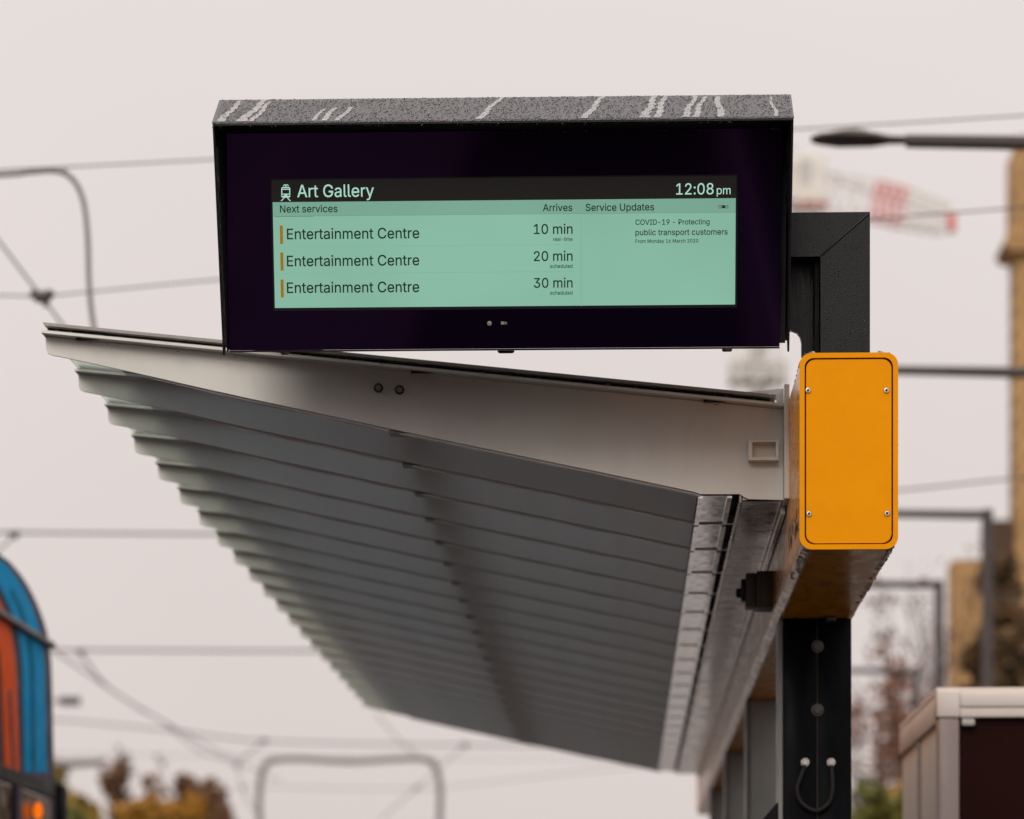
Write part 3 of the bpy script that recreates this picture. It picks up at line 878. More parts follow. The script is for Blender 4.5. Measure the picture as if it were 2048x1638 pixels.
# outlines of the sans serif letters on the screen (advance, contours), 1000 units per em
GLYPHS = {' ': (187, []), '-': (453, [[[337,244],[337,188],[114,188],[114,244]]]), '0': (453, [[[227,-7],[191,-3],[158,7],[130,24],[105,48],[85,77],[69,113],[61,138],[55,164],[51,192],[49,222],[48,254],[49,286],[51,316],[55,344],[61,370],[69,395],[85,431],[106,461],[130,484],[159,502],[191,512],[227,516],[262,512],[295,502],[323,484],[348,461],[368,431],[384,395],[392,370],[398,344],[402,316],[404,286],[405,254],[404,222],[402,192],[398,164],[392,138],[384,113],[368,77],[348,48],[323,24],[295,7],[263,-3]],[[227,50],[250,52],[271,60],[290,74],[306,92],[320,116],[330,144],[338,176],[342,213],[344,254],[342,295],[338,332],[330,365],[320,393],[306,416],[290,435],[271,449],[250,457],[227,460],[203,457],[182,449],[163,435],[147,416],[134,393],[123,365],[115,332],[111,295],[109,254],[111,213],[115,176],[123,144],[134,116],[147,92],[163,74],[182,60],[203,52]]]), '1': (453, [[[76,0],[76,55],[391,55],[391,0]],[[276,509],[276,0],[212,0],[212,448],[209,448],[86,358],[86,427],[198,509]]]), '2': (453, [[[64,0],[64,47],[234,229],[252,248],[268,266],[282,282],[294,298],[303,312],[311,327],[316,341],[319,356],[320,371],[319,389],[315,405],[308,419],[298,431],[287,441],[273,449],[258,455],[241,458],[224,460],[205,458],[188,454],[172,447],[159,438],[148,427],[139,413],[132,398],[128,381],[127,362],[66,362],[68,391],[75,418],[86,442],[102,464],[121,482],[143,496],[168,507],[196,513],[225,516],[254,513],[281,507],[306,497],[328,482],[346,465],[361,445],[372,423],[379,398],[381,372],[380,354],[377,336],[371,318],[363,299],[351,280],[336,259],[317,235],[294,209],[267,180],[153,60],[153,57],[389,57],[389,0]]]), '3': (453, [[[218,-7],[188,-5],[159,1],[133,10],[108,22],[88,38],[70,57],[57,79],[48,104],[44,132],[109,132],[112,115],[118,100],[126,87],[137,76],[150,66],[165,59],[182,54],[200,51],[219,50],[239,51],[258,55],[275,61],[291,69],[304,80],[315,93],[323,108],[328,125],[329,145],[328,163],[323,180],[316,196],[306,211],[292,223],[275,234],[254,241],[229,246],[201,248],[157,248],[157,299],[288,448],[288,452],[70,452],[70,509],[372,509],[372,461],[211,278],[211,289],[247,290],[279,286],[308,276],[333,262],[354,244],[371,222],[383,198],[391,173],[393,145],[390,116],[383,90],[370,66],[354,45],[333,27],[309,12],[281,2],[251,-5]]]), '6': (453, [[[226,-7],[196,-4],[168,3],[142,15],[119,31],[100,51],[84,74],[73,101],[66,130],[64,162],[65,187],[71,212],[80,239],[93,268],[112,302],[137,340],[252,509],[322,509],[151,261],[145,261],[151,270],[157,279],[165,288],[174,295],[184,302],[196,307],[208,311],[221,313],[235,314],[265,312],[291,305],[316,295],[337,280],[355,262],[370,240],[380,215],[387,187],[389,157],[387,127],[379,98],[368,73],[352,50],[333,30],[310,14],[284,3],[257,-4]],[[226,48],[245,50],[263,55],[279,63],[293,73],[304,86],[314,101],[322,119],[326,137],[327,157],[326,178],[322,196],[314,213],[304,228],[293,241],[279,251],[263,259],[245,264],[226,265],[207,264],[190,259],[174,252],[160,241],[148,229],[138,214],[131,197],[126,179],[125,158],[126,138],[131,119],[138,102],[148,86],[160,73],[174,63],[190,55],[207,50]]]), '8': (453, [[[226,-7],[193,-5],[163,1],[136,11],[111,25],[91,42],[74,62],[62,84],[54,109],[52,135],[53,156],[58,176],[65,195],[75,212],[87,228],[101,241],[117,252],[134,260],[153,265],[153,267],[129,276],[109,289],[93,308],[80,330],[73,354],[70,380],[73,405],[79,429],[90,450],[106,469],[124,485],[146,498],[170,508],[197,514],[226,516],[255,514],[282,508],[306,498],[328,485],[346,469],[361,450],[373,429],[379,405],[382,380],[379,354],[372,330],[359,308],[343,289],[323,276],[300,267],[300,265],[319,260],[335,252],[351,241],[365,228],[377,212],[387,195],[395,176],[399,156],[401,135],[398,109],[391,84],[378,62],[362,42],[341,25],[317,11],[289,1],[259,-5]],[[226,49],[248,50],[267,54],[285,60],[300,69],[313,79],[323,91],[331,106],[335,121],[337,139],[335,157],[330,173],[322,189],[312,202],[298,213],[283,223],[265,230],[247,234],[226,235],[206,234],[187,230],[169,223],[154,213],[140,202],[130,189],[122,173],[117,157],[115,139],[117,121],[121,106],[129,91],[139,79],[152,69],[167,60],[185,54],[205,50]],[[226,290],[244,291],[260,294],[274,300],[287,308],[298,318],[307,330],[314,344],[318,359],[319,376],[318,392],[314,407],[308,420],[299,432],[288,442],[275,449],[260,455],[244,459],[226,460],[208,459],[192,455],[177,449],[164,442],[153,432],[145,420],[138,407],[134,392],[133,376],[134,359],[138,344],[145,330],[154,318],[165,308],[178,300],[193,294],[209,291]]]), '9': (453, [[[226,516],[256,513],[285,506],[310,494],[333,478],[352,458],[368,434],[380,408],[387,378],[389,347],[387,322],[382,296],[373,270],[359,240],[340,207],[315,168],[200,0],[130,0],[301,248],[307,248],[302,238],[295,229],[287,221],[278,214],[268,207],[257,202],[245,198],[232,195],[218,195],[188,197],[161,203],[137,214],[116,229],[98,247],[83,269],[72,294],[66,321],[64,352],[66,382],[73,411],[85,436],[101,459],[120,479],[143,494],[168,506],[196,513]],[[226,460],[207,459],[190,454],[174,446],[160,435],[148,423],[138,407],[131,390],[127,372],[125,352],[127,331],[131,313],[138,295],[148,280],[160,268],[174,257],[190,250],[207,245],[226,243],[245,245],[263,249],[279,257],[293,267],[305,280],[314,295],[322,312],[326,330],[327,350],[326,371],[322,390],[314,407],[305,422],[293,435],[279,446],[263,454],[245,459]]]), ':': (187, [[[95,-4],[83,-3],[73,1],[63,9],[55,18],[51,29],[50,41],[51,53],[55,64],[63,73],[73,81],[83,85],[95,87],[107,85],[118,81],[128,73],[135,64],[140,53],[141,41],[140,29],[135,18],[128,9],[118,1],[107,-3]],[[95,271],[83,272],[73,277],[63,284],[55,294],[51,304],[50,316],[51,328],[55,339],[63,349],[73,356],[83,360],[95,362],[107,360],[118,356],[128,349],[135,339],[140,328],[141,316],[140,304],[135,294],[128,284],[118,277],[107,272]]]), 'A': (479, [[[16,0],[201,509],[276,509],[463,0],[395,0],[287,302],[280,323],[272,346],[264,372],[255,402],[244,438],[232,478],[245,478],[233,437],[222,402],[213,371],[204,345],[197,322],[191,302],[85,0]],[[110,142],[110,199],[370,199],[370,142]]]), 'C': (510, [[[267,-7],[242,-6],[217,-2],[194,5],[171,13],[150,25],[131,39],[113,55],[97,73],[82,93],[70,115],[59,140],[51,166],[45,193],[41,223],[40,254],[41,285],[45,315],[51,343],[59,369],[70,393],[82,415],[97,436],[113,454],[131,470],[150,484],[171,495],[194,504],[217,510],[242,514],[267,516],[293,514],[317,511],[340,504],[362,496],[383,485],[402,471],[419,456],[435,438],[448,418],[459,397],[467,373],[473,348],[408,348],[404,365],[397,380],[389,395],[380,407],[369,418],[357,428],[344,437],[330,444],[315,449],[300,453],[284,455],[267,456],[237,453],[209,445],[184,432],[161,414],[141,391],[125,364],[113,332],[106,295],[103,254],[106,213],[113,177],[125,145],[141,117],[161,94],[184,76],[210,63],[237,56],[267,53],[284,54],[300,56],[315,60],[330,65],[344,72],[357,81],[369,90],[380,102],[389,114],[397,128],[404,144],[408,160],[473,160],[467,135],[459,112],[448,91],[435,71],[420,53],[402,38],[383,24],[363,13],[341,5],[317,-2],[293,-6]]]), 'D': (502, [[[60,0],[60,509],[225,509],[254,507],[281,504],[307,498],[331,489],[353,478],[385,455],[412,426],[433,391],[444,367],[451,342],[457,315],[460,286],[462,255],[460,224],[457,195],[451,168],[443,142],[433,119],[421,97],[406,77],[390,60],[371,44],[351,31],[328,20],[303,11],[277,5],[249,1],[219,0]],[[125,57],[215,57],[254,60],[288,68],[318,81],[343,99],[363,122],[379,149],[390,181],[397,216],[399,255],[397,294],[390,329],[379,361],[364,388],[344,410],[320,428],[291,441],[258,449],[221,452],[125,452]]]), 'E': (418, [[[60,0],[60,509],[372,509],[372,452],[125,452],[125,286],[355,286],[355,229],[125,229],[125,57],[375,57],[375,0]]]), 'F': (410, [[[60,0],[60,509],[369,509],[369,452],[125,452],[125,278],[346,278],[346,221],[125,221],[125,0]]]), 'G': (520, [[[269,-7],[242,-6],[217,-2],[193,5],[171,14],[149,25],[130,39],[112,55],[96,73],[82,93],[69,116],[59,140],[51,166],[45,194],[41,223],[40,254],[41,285],[45,315],[51,343],[59,369],[69,393],[82,415],[96,436],[112,454],[129,470],[149,484],[170,495],[192,504],[215,510],[239,514],[265,516],[291,514],[316,510],[340,504],[363,494],[384,483],[403,469],[421,453],[436,436],[449,416],[460,395],[468,373],[474,349],[408,349],[402,365],[395,379],[387,393],[378,406],[368,417],[356,427],[344,436],[330,443],[315,448],[300,453],[283,455],[265,456],[236,453],[209,445],[183,432],[160,414],[141,392],[125,364],[113,332],[106,295],[103,254],[106,213],[113,177],[125,145],[141,117],[161,95],[184,76],[210,63],[238,56],[269,53],[296,55],[322,61],[345,71],[365,85],[382,102],[396,123],[407,147],[413,173],[415,202],[434,199],[283,199],[283,256],[478,256],[478,200],[475,160],[466,124],[451,91],[431,62],[406,38],[377,19],[344,5],[308,-4]]]), 'I': (300, [[[31,0],[31,57],[118,57],[118,452],[31,452],[31,509],[269,509],[269,452],[183,452],[183,57],[269,57],[269,0]]]), 'M': (628, [[[60,0],[60,509],[152,509],[277,187],[280,179],[284,170],[287,159],[299,123],[303,110],[307,97],[311,84],[315,71],[319,60],[322,49],[307,49],[318,83],[330,121],[334,134],[338,146],[342,158],[346,169],[349,179],[352,187],[476,509],[568,509],[568,0],[504,0],[504,291],[504,327],[505,340],[505,354],[505,369],[506,413],[507,457],[513,457],[508,441],[503,425],[498,409],[482,363],[477,348],[472,335],[467,322],[463,310],[459,300],[456,291],[342,0],[286,0],[170,291],[167,300],[163,310],[159,321],[145,361],[140,376],[134,392],[129,408],[124,424],[118,441],[112,457],[119,457],[120,416],[121,372],[122,328],[122,315],[122,302],[122,291],[122,0]]]), 'N': (523, [[[60,0],[60,509],[136,509],[343,183],[349,174],[355,163],[363,151],[371,137],[379,122],[388,107],[396,90],[405,73],[414,55],[405,54],[403,72],[402,90],[401,108],[400,126],[399,142],[399,157],[399,195],[399,509],[463,509],[463,0],[387,0],[202,290],[194,303],[186,317],[177,331],[168,346],[159,363],[148,381],[108,452],[119,454],[122,384],[123,363],[124,345],[124,328],[125,313],[125,301],[125,291],[125,0]]]), 'O': (533, [[[267,-7],[241,-6],[217,-2],[194,5],[171,13],[150,25],[131,39],[113,55],[97,73],[82,93],[70,115],[59,140],[51,166],[45,193],[41,223],[40,254],[41,285],[45,315],[51,343],[59,369],[70,393],[82,415],[97,436],[113,454],[131,470],[150,484],[171,495],[194,504],[217,510],[241,514],[267,516],[293,514],[317,510],[340,504],[363,495],[384,484],[403,470],[421,454],[437,436],[451,415],[464,393],[474,369],[482,343],[488,315],[492,285],[493,254],[492,223],[488,193],[482,166],[474,140],[464,115],[451,93],[437,73],[421,55],[403,39],[384,25],[363,13],[340,5],[317,-2],[293,-6]],[[267,53],[296,55],[324,63],[349,76],[372,94],[392,116],[408,144],[420,176],[428,213],[430,254],[428,295],[420,332],[408,365],[392,392],[372,415],[349,433],[324,446],[296,453],[267,456],[237,453],[210,445],[184,433],[161,415],[142,392],[125,364],[113,332],[106,295],[103,254],[106,213],[113,176],[125,144],[142,117],[161,94],[184,76],[210,63],[237,55]]]), 'P': (444, [[[60,0],[60,509],[235,509],[272,506],[305,499],[332,487],[356,471],[375,452],[390,430],[400,404],[407,377],[409,348],[407,318],[400,291],[390,265],[375,243],[356,223],[332,207],[305,195],[272,188],[235,186],[109,186],[109,242],[233,242],[257,244],[279,248],[297,256],[312,266],[324,279],[333,294],[339,310],[343,328],[344,348],[343,367],[339,385],[333,402],[324,416],[312,428],[297,439],[279,446],[257,451],[232,452],[125,452],[125,0]]]), 'S': (446, [[[224,-9],[188,-7],[156,-1],[128,9],[102,23],[81,40],[64,60],[51,83],[42,109],[38,137],[104,137],[108,118],[114,102],[123,88],[136,76],[150,66],[166,59],[185,53],[204,50],[224,49],[246,50],[267,54],[286,60],[303,69],[317,79],[329,92],[338,106],[344,122],[346,139],[344,154],[340,168],[332,179],[322,189],[310,197],[296,205],[280,211],[263,217],[245,222],[184,239],[145,253],[112,269],[86,289],[67,313],[56,341],[52,372],[54,400],[62,425],[75,448],[92,468],[113,484],[138,498],[165,508],[195,514],[227,516],[259,514],[289,508],[316,498],[340,484],[360,468],[377,449],[390,427],[398,403],[401,378],[337,378],[332,402],[320,421],[302,437],[280,449],[254,456],[225,459],[204,457],[185,454],[167,448],[152,440],[139,430],[129,418],[121,405],[117,391],[115,376],[117,359],[122,345],[131,334],[142,324],[155,315],[169,308],[184,302],[198,297],[212,293],[264,279],[279,275],[295,270],[312,264],[328,256],[344,248],[359,238],[372,226],[384,213],[395,198],[402,180],[407,161],[408,139],[406,112],[399,87],[386,64],[370,43],[349,25],[323,11],[294,0],[261,-7]]]), 'U': (517, [[[259,-8],[220,-6],[186,2],[154,15],[126,33],[103,55],[85,80],[71,108],[63,140],[60,173],[60,509],[124,509],[124,178],[126,155],[132,133],[141,113],[153,95],[169,80],[187,68],[208,59],[232,53],[259,52],[285,53],[309,59],[331,68],[349,80],[364,95],[377,113],[385,133],[391,155],[393,178],[393,509],[457,509],[457,173],[454,140],[446,108],[433,80],[414,55],[391,33],[363,15],[332,2],[297,-6]]]), 'V': (479, [[[204,0],[16,509],[84,509],[192,206],[199,187],[207,164],[215,137],[225,106],[236,71],[248,31],[235,31],[247,71],[257,107],[267,138],[276,165],[283,187],[290,206],[395,509],[463,509],[278,0]]]), 'a': (389, [[[160,-9],[137,-7],[115,-3],[94,5],[76,15],[60,29],[48,45],[38,63],[32,84],[30,108],[32,128],[36,146],[43,161],[53,174],[64,184],[78,193],[92,200],[108,206],[125,211],[143,214],[161,217],[178,220],[200,223],[218,225],[234,227],[247,229],[257,231],[265,235],[271,240],[274,246],[276,255],[276,257],[275,272],[272,285],[267,297],[260,307],[251,315],[240,322],[227,327],[212,330],[196,331],[178,330],[163,327],[149,322],[137,316],[127,309],[118,301],[110,292],[104,283],[100,274],[41,291],[51,313],[64,331],[79,346],[95,358],[114,368],[133,375],[153,380],[173,383],[194,384],[208,384],[223,382],[239,379],[255,375],[271,369],[286,360],[300,350],[312,336],[322,320],[330,301],[335,278],[337,251],[337,0],[277,0],[277,52],[272,52],[267,43],[260,34],[252,25],[242,16],[229,8],[215,1],[199,-4],[181,-7]],[[170,45],[192,47],[211,51],[228,59],[242,68],[254,80],[263,93],[270,108],[274,122],[276,138],[276,190],[272,187],[267,184],[259,182],[251,180],[241,178],[231,176],[221,174],[210,173],[200,171],[175,168],[161,166],[147,163],[134,159],[122,153],[112,147],[103,139],[97,130],[93,118],[92,105],[93,93],[96,82],[102,72],[109,64],[119,57],[130,52],[142,48],[156,46]]]), 'b': (424, [[[229,-8],[208,-7],[189,-3],[172,4],[159,12],[147,21],[138,31],[130,41],[123,50],[118,59],[112,59],[112,0],[53,0],[53,509],[114,509],[114,319],[118,319],[123,327],[130,336],[137,346],[147,355],[158,364],[171,373],[188,379],[207,383],[229,384],[259,382],[287,374],[313,361],[335,342],[354,320],[370,293],[381,261],[388,227],[390,189],[388,151],[381,116],[370,84],[355,57],[336,34],[313,16],[288,3],[260,-6]],[[220,47],[242,49],[262,55],[279,66],[294,80],[306,97],[316,117],[323,139],[327,163],[328,189],[327,215],[323,239],[316,261],[307,281],[295,298],[280,311],[262,322],[243,328],[220,330],[198,328],[178,322],[161,312],[147,299],[134,282],[125,263],[118,241],[114,216],[113,189],[114,162],[118,138],[125,115],[135,95],[147,78],[162,65],[179,55],[198,49]]]), 'c': (395, [[[207,-8],[174,-5],[144,3],[117,16],[93,35],[72,58],[56,85],[44,116],[37,150],[34,187],[37,225],[44,260],[56,291],[72,318],[93,341],[117,360],[144,374],[174,382],[207,384],[226,384],[243,381],[260,377],[276,371],[291,364],[305,356],[318,346],[330,335],[340,322],[349,308],[356,293],[362,277],[303,262],[300,272],[295,281],[290,289],[284,297],[278,304],[270,311],[261,316],[252,321],[242,325],[231,328],[220,329],[207,330],[184,328],[163,321],[145,310],[130,296],[118,278],[108,258],[102,236],[98,212],[96,187],[98,163],[102,139],[108,117],[118,97],[130,80],[145,66],[163,55],[184,49],[207,46],[220,47],[232,49],[243,52],[253,55],[262,60],[271,66],[279,73],[285,80],[292,89],[297,98],[301,107],[304,117],[363,102],[357,86],[350,70],[341,56],[331,43],[319,32],[306,21],[292,12],[277,5],[261,-1],[244,-5],[226,-7]]]), 'd': (424, [[[195,-8],[165,-6],[137,3],[111,16],[89,34],[70,57],[55,84],[43,116],[36,151],[34,189],[36,227],[43,261],[55,293],[70,320],[89,342],[112,361],[137,374],[165,382],[196,384],[218,383],[237,379],[253,373],[267,364],[278,355],[287,346],[295,336],[301,327],[306,319],[311,319],[311,509],[372,509],[372,0],[313,0],[313,59],[307,59],[301,50],[295,41],[287,31],[277,21],[266,12],[252,4],[236,-3],[217,-7]],[[205,47],[226,49],[246,55],[263,65],[278,78],[290,95],[299,115],[306,138],[310,162],[312,189],[310,216],[306,241],[300,263],[290,282],[278,299],[263,312],[246,322],[227,328],[205,330],[182,328],[162,322],[145,311],[130,298],[118,281],[108,261],[102,239],[98,215],[96,189],[98,163],[102,139],[109,117],[118,97],[130,80],[145,66],[162,55],[182,49]]]), 'e': (404, [[[212,-8],[177,-5],[145,3],[117,16],[92,35],[72,58],[56,85],[44,116],[37,150],[34,187],[36,224],[44,258],[55,290],[71,317],[91,340],[115,359],[142,373],[172,382],[205,384],[226,383],[246,380],[266,374],[285,366],[303,355],[319,341],[334,324],[347,305],[357,282],[365,256],[370,227],[371,194],[371,169],[75,169],[75,221],[338,221],[310,202],[308,226],[304,248],[298,269],[288,286],[277,301],[263,314],[246,323],[227,328],[205,330],[183,328],[164,323],[146,313],[131,301],[119,286],[109,270],[102,251],[97,231],[96,211],[96,178],[98,151],[102,127],[110,106],[121,88],[135,73],[151,61],[169,53],[190,48],[212,46],[227,47],[241,49],[254,53],[265,58],[276,65],[285,73],[294,82],[300,93],[306,105],[365,91],[358,72],[348,55],[335,39],[320,26],[302,14],[283,4],[261,-3],[237,-7]]]), 'g': (425, [[[207,-151],[180,-149],[156,-146],[134,-140],[114,-132],[97,-122],[82,-110],[70,-97],[59,-84],[51,-69],[101,-41],[107,-49],[114,-57],[122,-66],[131,-74],[142,-82],[154,-88],[169,-93],[187,-96],[207,-97],[236,-95],[261,-87],[282,-75],[298,-58],[308,-34],[311,-6],[311,68],[306,68],[301,60],[294,51],[287,41],[277,32],[266,23],[252,16],[236,10],[217,6],[195,5],[165,7],[138,14],[113,27],[90,43],[71,65],[55,90],[43,120],[36,154],[34,191],[36,229],[43,263],[55,293],[71,320],[90,342],[112,361],[138,374],[166,382],[196,384],[218,383],[237,379],[253,373],[267,365],[279,356],[288,346],[296,336],[302,327],[308,319],[313,319],[313,379],[372,379],[372,-9],[370,-40],[363,-67],[350,-90],[334,-109],[314,-124],[291,-136],[265,-144],[237,-149]],[[205,59],[227,61],[246,66],[264,75],[278,87],[290,103],[300,121],[307,142],[311,166],[312,193],[311,219],[307,242],[300,264],[291,283],[279,299],[264,312],[247,322],[227,328],[205,330],[182,328],[163,322],[145,312],[130,298],[118,282],[109,262],[102,241],[98,218],[96,193],[98,167],[102,144],[109,123],[118,104],[131,88],[145,76],[163,66],[183,61]]]), 'h': (410, [[[114,227],[114,0],[53,0],[53,509],[114,509],[114,287],[102,287],[116,319],[132,344],[152,362],[175,374],[200,382],[227,384],[252,383],[275,377],[295,369],[313,356],[328,340],[341,321],[350,298],[355,271],[357,240],[357,0],[296,0],[296,235],[293,263],[286,286],[273,304],[256,318],[235,326],[210,329],[192,328],[176,324],[161,317],[147,308],[136,297],[126,283],[119,266],[115,248]]]), 'i': (166, [[[53,0],[53,379],[114,379],[114,0]],[[84,443],[73,444],[63,448],[54,455],[47,463],[43,472],[41,483],[43,494],[47,504],[54,512],[63,518],[73,522],[84,524],[95,522],[105,518],[114,512],[121,504],[125,494],[126,483],[125,472],[121,463],[114,455],[105,448],[95,444]]]), 'l': (189, [[[139,-2],[112,0],[91,8],[74,20],[62,37],[55,59],[53,84],[53,509],[114,509],[114,99],[114,83],[117,71],[120,62],[126,57],[135,53],[146,52],[152,52],[157,52],[160,53],[164,53],[167,54],[170,54],[181,3],[175,1],[169,0],[162,-1],[154,-2],[147,-2]]]), 'm': (609, [[[53,0],[53,379],[112,379],[112,295],[108,295],[114,314],[122,331],[132,346],[144,358],[158,368],[172,376],[187,382],[203,385],[219,386],[245,383],[268,375],[287,361],[303,342],[314,320],[321,295],[312,295],[318,312],[326,329],[337,343],[350,356],[364,366],[381,375],[398,381],[417,385],[437,386],[458,385],[478,380],[497,372],[514,361],[529,346],[541,328],[550,307],[555,283],[557,255],[557,0],[496,0],[496,254],[493,279],[485,298],[473,313],[456,323],[438,329],[419,330],[402,329],[387,326],[374,320],[363,312],[353,302],[345,290],[340,277],[336,263],[335,247],[335,0],[274,0],[274,260],[272,280],[265,297],[253,311],[238,322],[220,328],[199,330],[185,329],[171,326],[158,320],[145,312],[135,302],[126,289],[119,274],[115,257],[114,238],[114,0]]]), 'n': (409, [[[114,227],[114,0],[53,0],[53,379],[112,379],[112,287],[102,287],[116,319],[132,344],[152,362],[175,374],[200,382],[227,384],[252,383],[275,377],[295,369],[313,356],[328,340],[341,321],[350,298],[355,271],[357,240],[357,0],[296,0],[296,235],[293,263],[286,286],[273,304],[256,318],[235,326],[210,329],[192,328],[176,324],[161,317],[147,308],[136,297],[126,283],[119,266],[115,248]]]), 'o': (415, [[[207,-8],[174,-5],[144,3],[117,16],[93,35],[72,58],[56,85],[44,116],[37,150],[34,187],[37,225],[44,260],[56,291],[72,318],[93,341],[117,360],[144,374],[174,382],[207,384],[241,382],[271,374],[299,360],[323,341],[343,318],[359,291],[371,260],[379,225],[381,187],[379,150],[371,116],[359,85],[343,58],[323,35],[299,16],[271,3],[241,-5]],[[207,46],[231,49],[252,55],[270,66],[285,80],[298,97],[307,117],[314,139],[318,163],[319,187],[318,212],[314,236],[307,258],[298,278],[285,296],[270,310],[252,321],[231,328],[207,330],[184,328],[163,321],[145,310],[130,296],[118,278],[108,258],[102,236],[98,212],[96,187],[98,163],[102,139],[108,117],[118,97],[130,80],[145,66],[163,55],[184,49]]]), 'p': (424, [[[53,-143],[53,379],[112,379],[112,319],[118,319],[123,327],[130,336],[137,346],[147,355],[158,364],[171,373],[188,379],[207,383],[229,384],[259,382],[287,374],[313,361],[335,342],[354,320],[370,293],[381,261],[388,227],[390,189],[388,151],[381,116],[370,84],[355,57],[336,34],[313,16],[288,3],[260,-6],[229,-8],[208,-7],[189,-3],[173,4],[159,12],[147,21],[138,31],[130,41],[124,50],[118,59],[114,59],[114,-143]],[[220,47],[242,49],[262,55],[279,66],[294,80],[306,97],[316,117],[323,139],[327,163],[328,189],[327,215],[323,239],[316,261],[307,281],[295,298],[280,311],[262,322],[243,328],[220,330],[198,328],[178,322],[161,312],[147,299],[134,282],[125,263],[118,241],[114,216],[113,189],[114,162],[118,138],[125,115],[135,95],[147,78],[162,65],[179,55],[198,49]]]), 'r': (259, [[[53,0],[53,379],[112,379],[112,321],[115,321],[124,339],[137,354],[152,367],[171,377],[191,383],[213,385],[218,385],[223,385],[229,384],[243,384],[243,322],[241,323],[236,324],[230,324],[223,325],[215,326],[207,326],[190,324],[174,321],[159,315],[146,306],[135,296],[126,284],[119,269],[115,254],[114,237],[114,0]]]), 's': (365, [[[182,-8],[157,-7],[133,-3],[112,3],[93,12],[76,24],[62,38],[50,54],[41,73],[36,94],[94,107],[101,87],[111,72],[124,60],[141,52],[160,47],[181,45],[206,47],[227,53],[244,62],[258,74],[265,88],[268,103],[266,115],[262,126],[254,136],[243,144],[229,150],[212,155],[149,170],[118,180],[92,192],[72,208],[58,227],[50,249],[47,274],[49,295],[55,314],[65,332],[79,347],[95,360],[115,370],[137,378],[161,383],[187,384],[212,383],[234,379],[254,372],[271,363],[286,352],[299,339],[309,324],[318,308],[324,290],[268,277],[262,291],[254,304],[243,316],[228,325],[210,331],[187,333],[166,331],[147,326],[131,317],[119,305],[111,292],[109,277],[110,264],[115,253],[124,243],[136,235],[152,229],[172,223],[229,209],[261,200],[287,187],[306,171],[320,153],[328,131],[331,107],[329,85],[323,65],[312,47],[298,31],[281,18],[260,6],[236,-2],[210,-7]]]), 't': (227, [[[204,379],[204,327],[6,327],[6,379]],[[65,471],[126,471],[126,98],[127,83],[130,70],[136,61],[144,55],[156,51],[170,50],[175,50],[180,50],[185,51],[191,52],[197,53],[202,54],[213,2],[207,0],[200,-2],[192,-3],[184,-3],[176,-4],[168,-4],[138,-1],[113,7],[92,21],[77,41],[68,64],[65,93]]]), 'u': (410, [[[182,-5],[158,-3],[135,2],[115,11],[97,23],[82,39],[69,59],[60,82],[54,109],[53,139],[53,379],[114,379],[114,144],[116,117],[124,94],[137,75],[154,61],[175,53],[200,50],[218,51],[234,55],[249,62],[263,71],[274,83],[283,97],[290,113],[295,132],[296,153],[296,379],[357,379],[357,0],[298,0],[298,92],[307,92],[294,60],[277,35],[257,17],[234,5],[209,-3]]]), 'v': (389, [[[163,0],[17,379],[84,379],[165,155],[173,132],[180,110],[187,87],[193,64],[199,42],[206,21],[184,21],[191,42],[197,64],[203,87],[209,110],[216,132],[224,155],[305,379],[371,379],[226,0]]]), 'x': (378, [[[21,0],[171,218],[171,171],[29,379],[100,379],[147,306],[159,287],[170,270],[179,253],[188,237],[198,221],[207,206],[175,206],[185,221],[194,237],[202,253],[211,270],[222,287],[233,306],[282,379],[352,379],[209,169],[209,214],[358,0],[287,0],[231,85],[219,103],[209,120],[200,136],[191,152],[182,167],[173,182],[205,182],[195,167],[187,152],[178,136],[170,120],[160,103],[148,85],[91,0]]]), 'y': (389, [[[47,-139],[61,-86],[71,-87],[83,-89],[94,-90],[104,-89],[113,-86],[122,-81],[130,-74],[138,-64],[145,-51],[151,-36],[163,-1],[17,379],[84,379],[165,155],[173,132],[180,109],[187,87],[193,64],[199,42],[206,21],[184,21],[190,42],[196,64],[202,87],[209,110],[216,132],[224,155],[305,379],[371,379],[204,-58],[196,-77],[187,-93],[177,-107],[165,-119],[153,-128],[139,-136],[125,-141],[109,-144],[91,-145],[82,-145],[73,-144],[65,-143],[57,-142],[52,-140]]])}
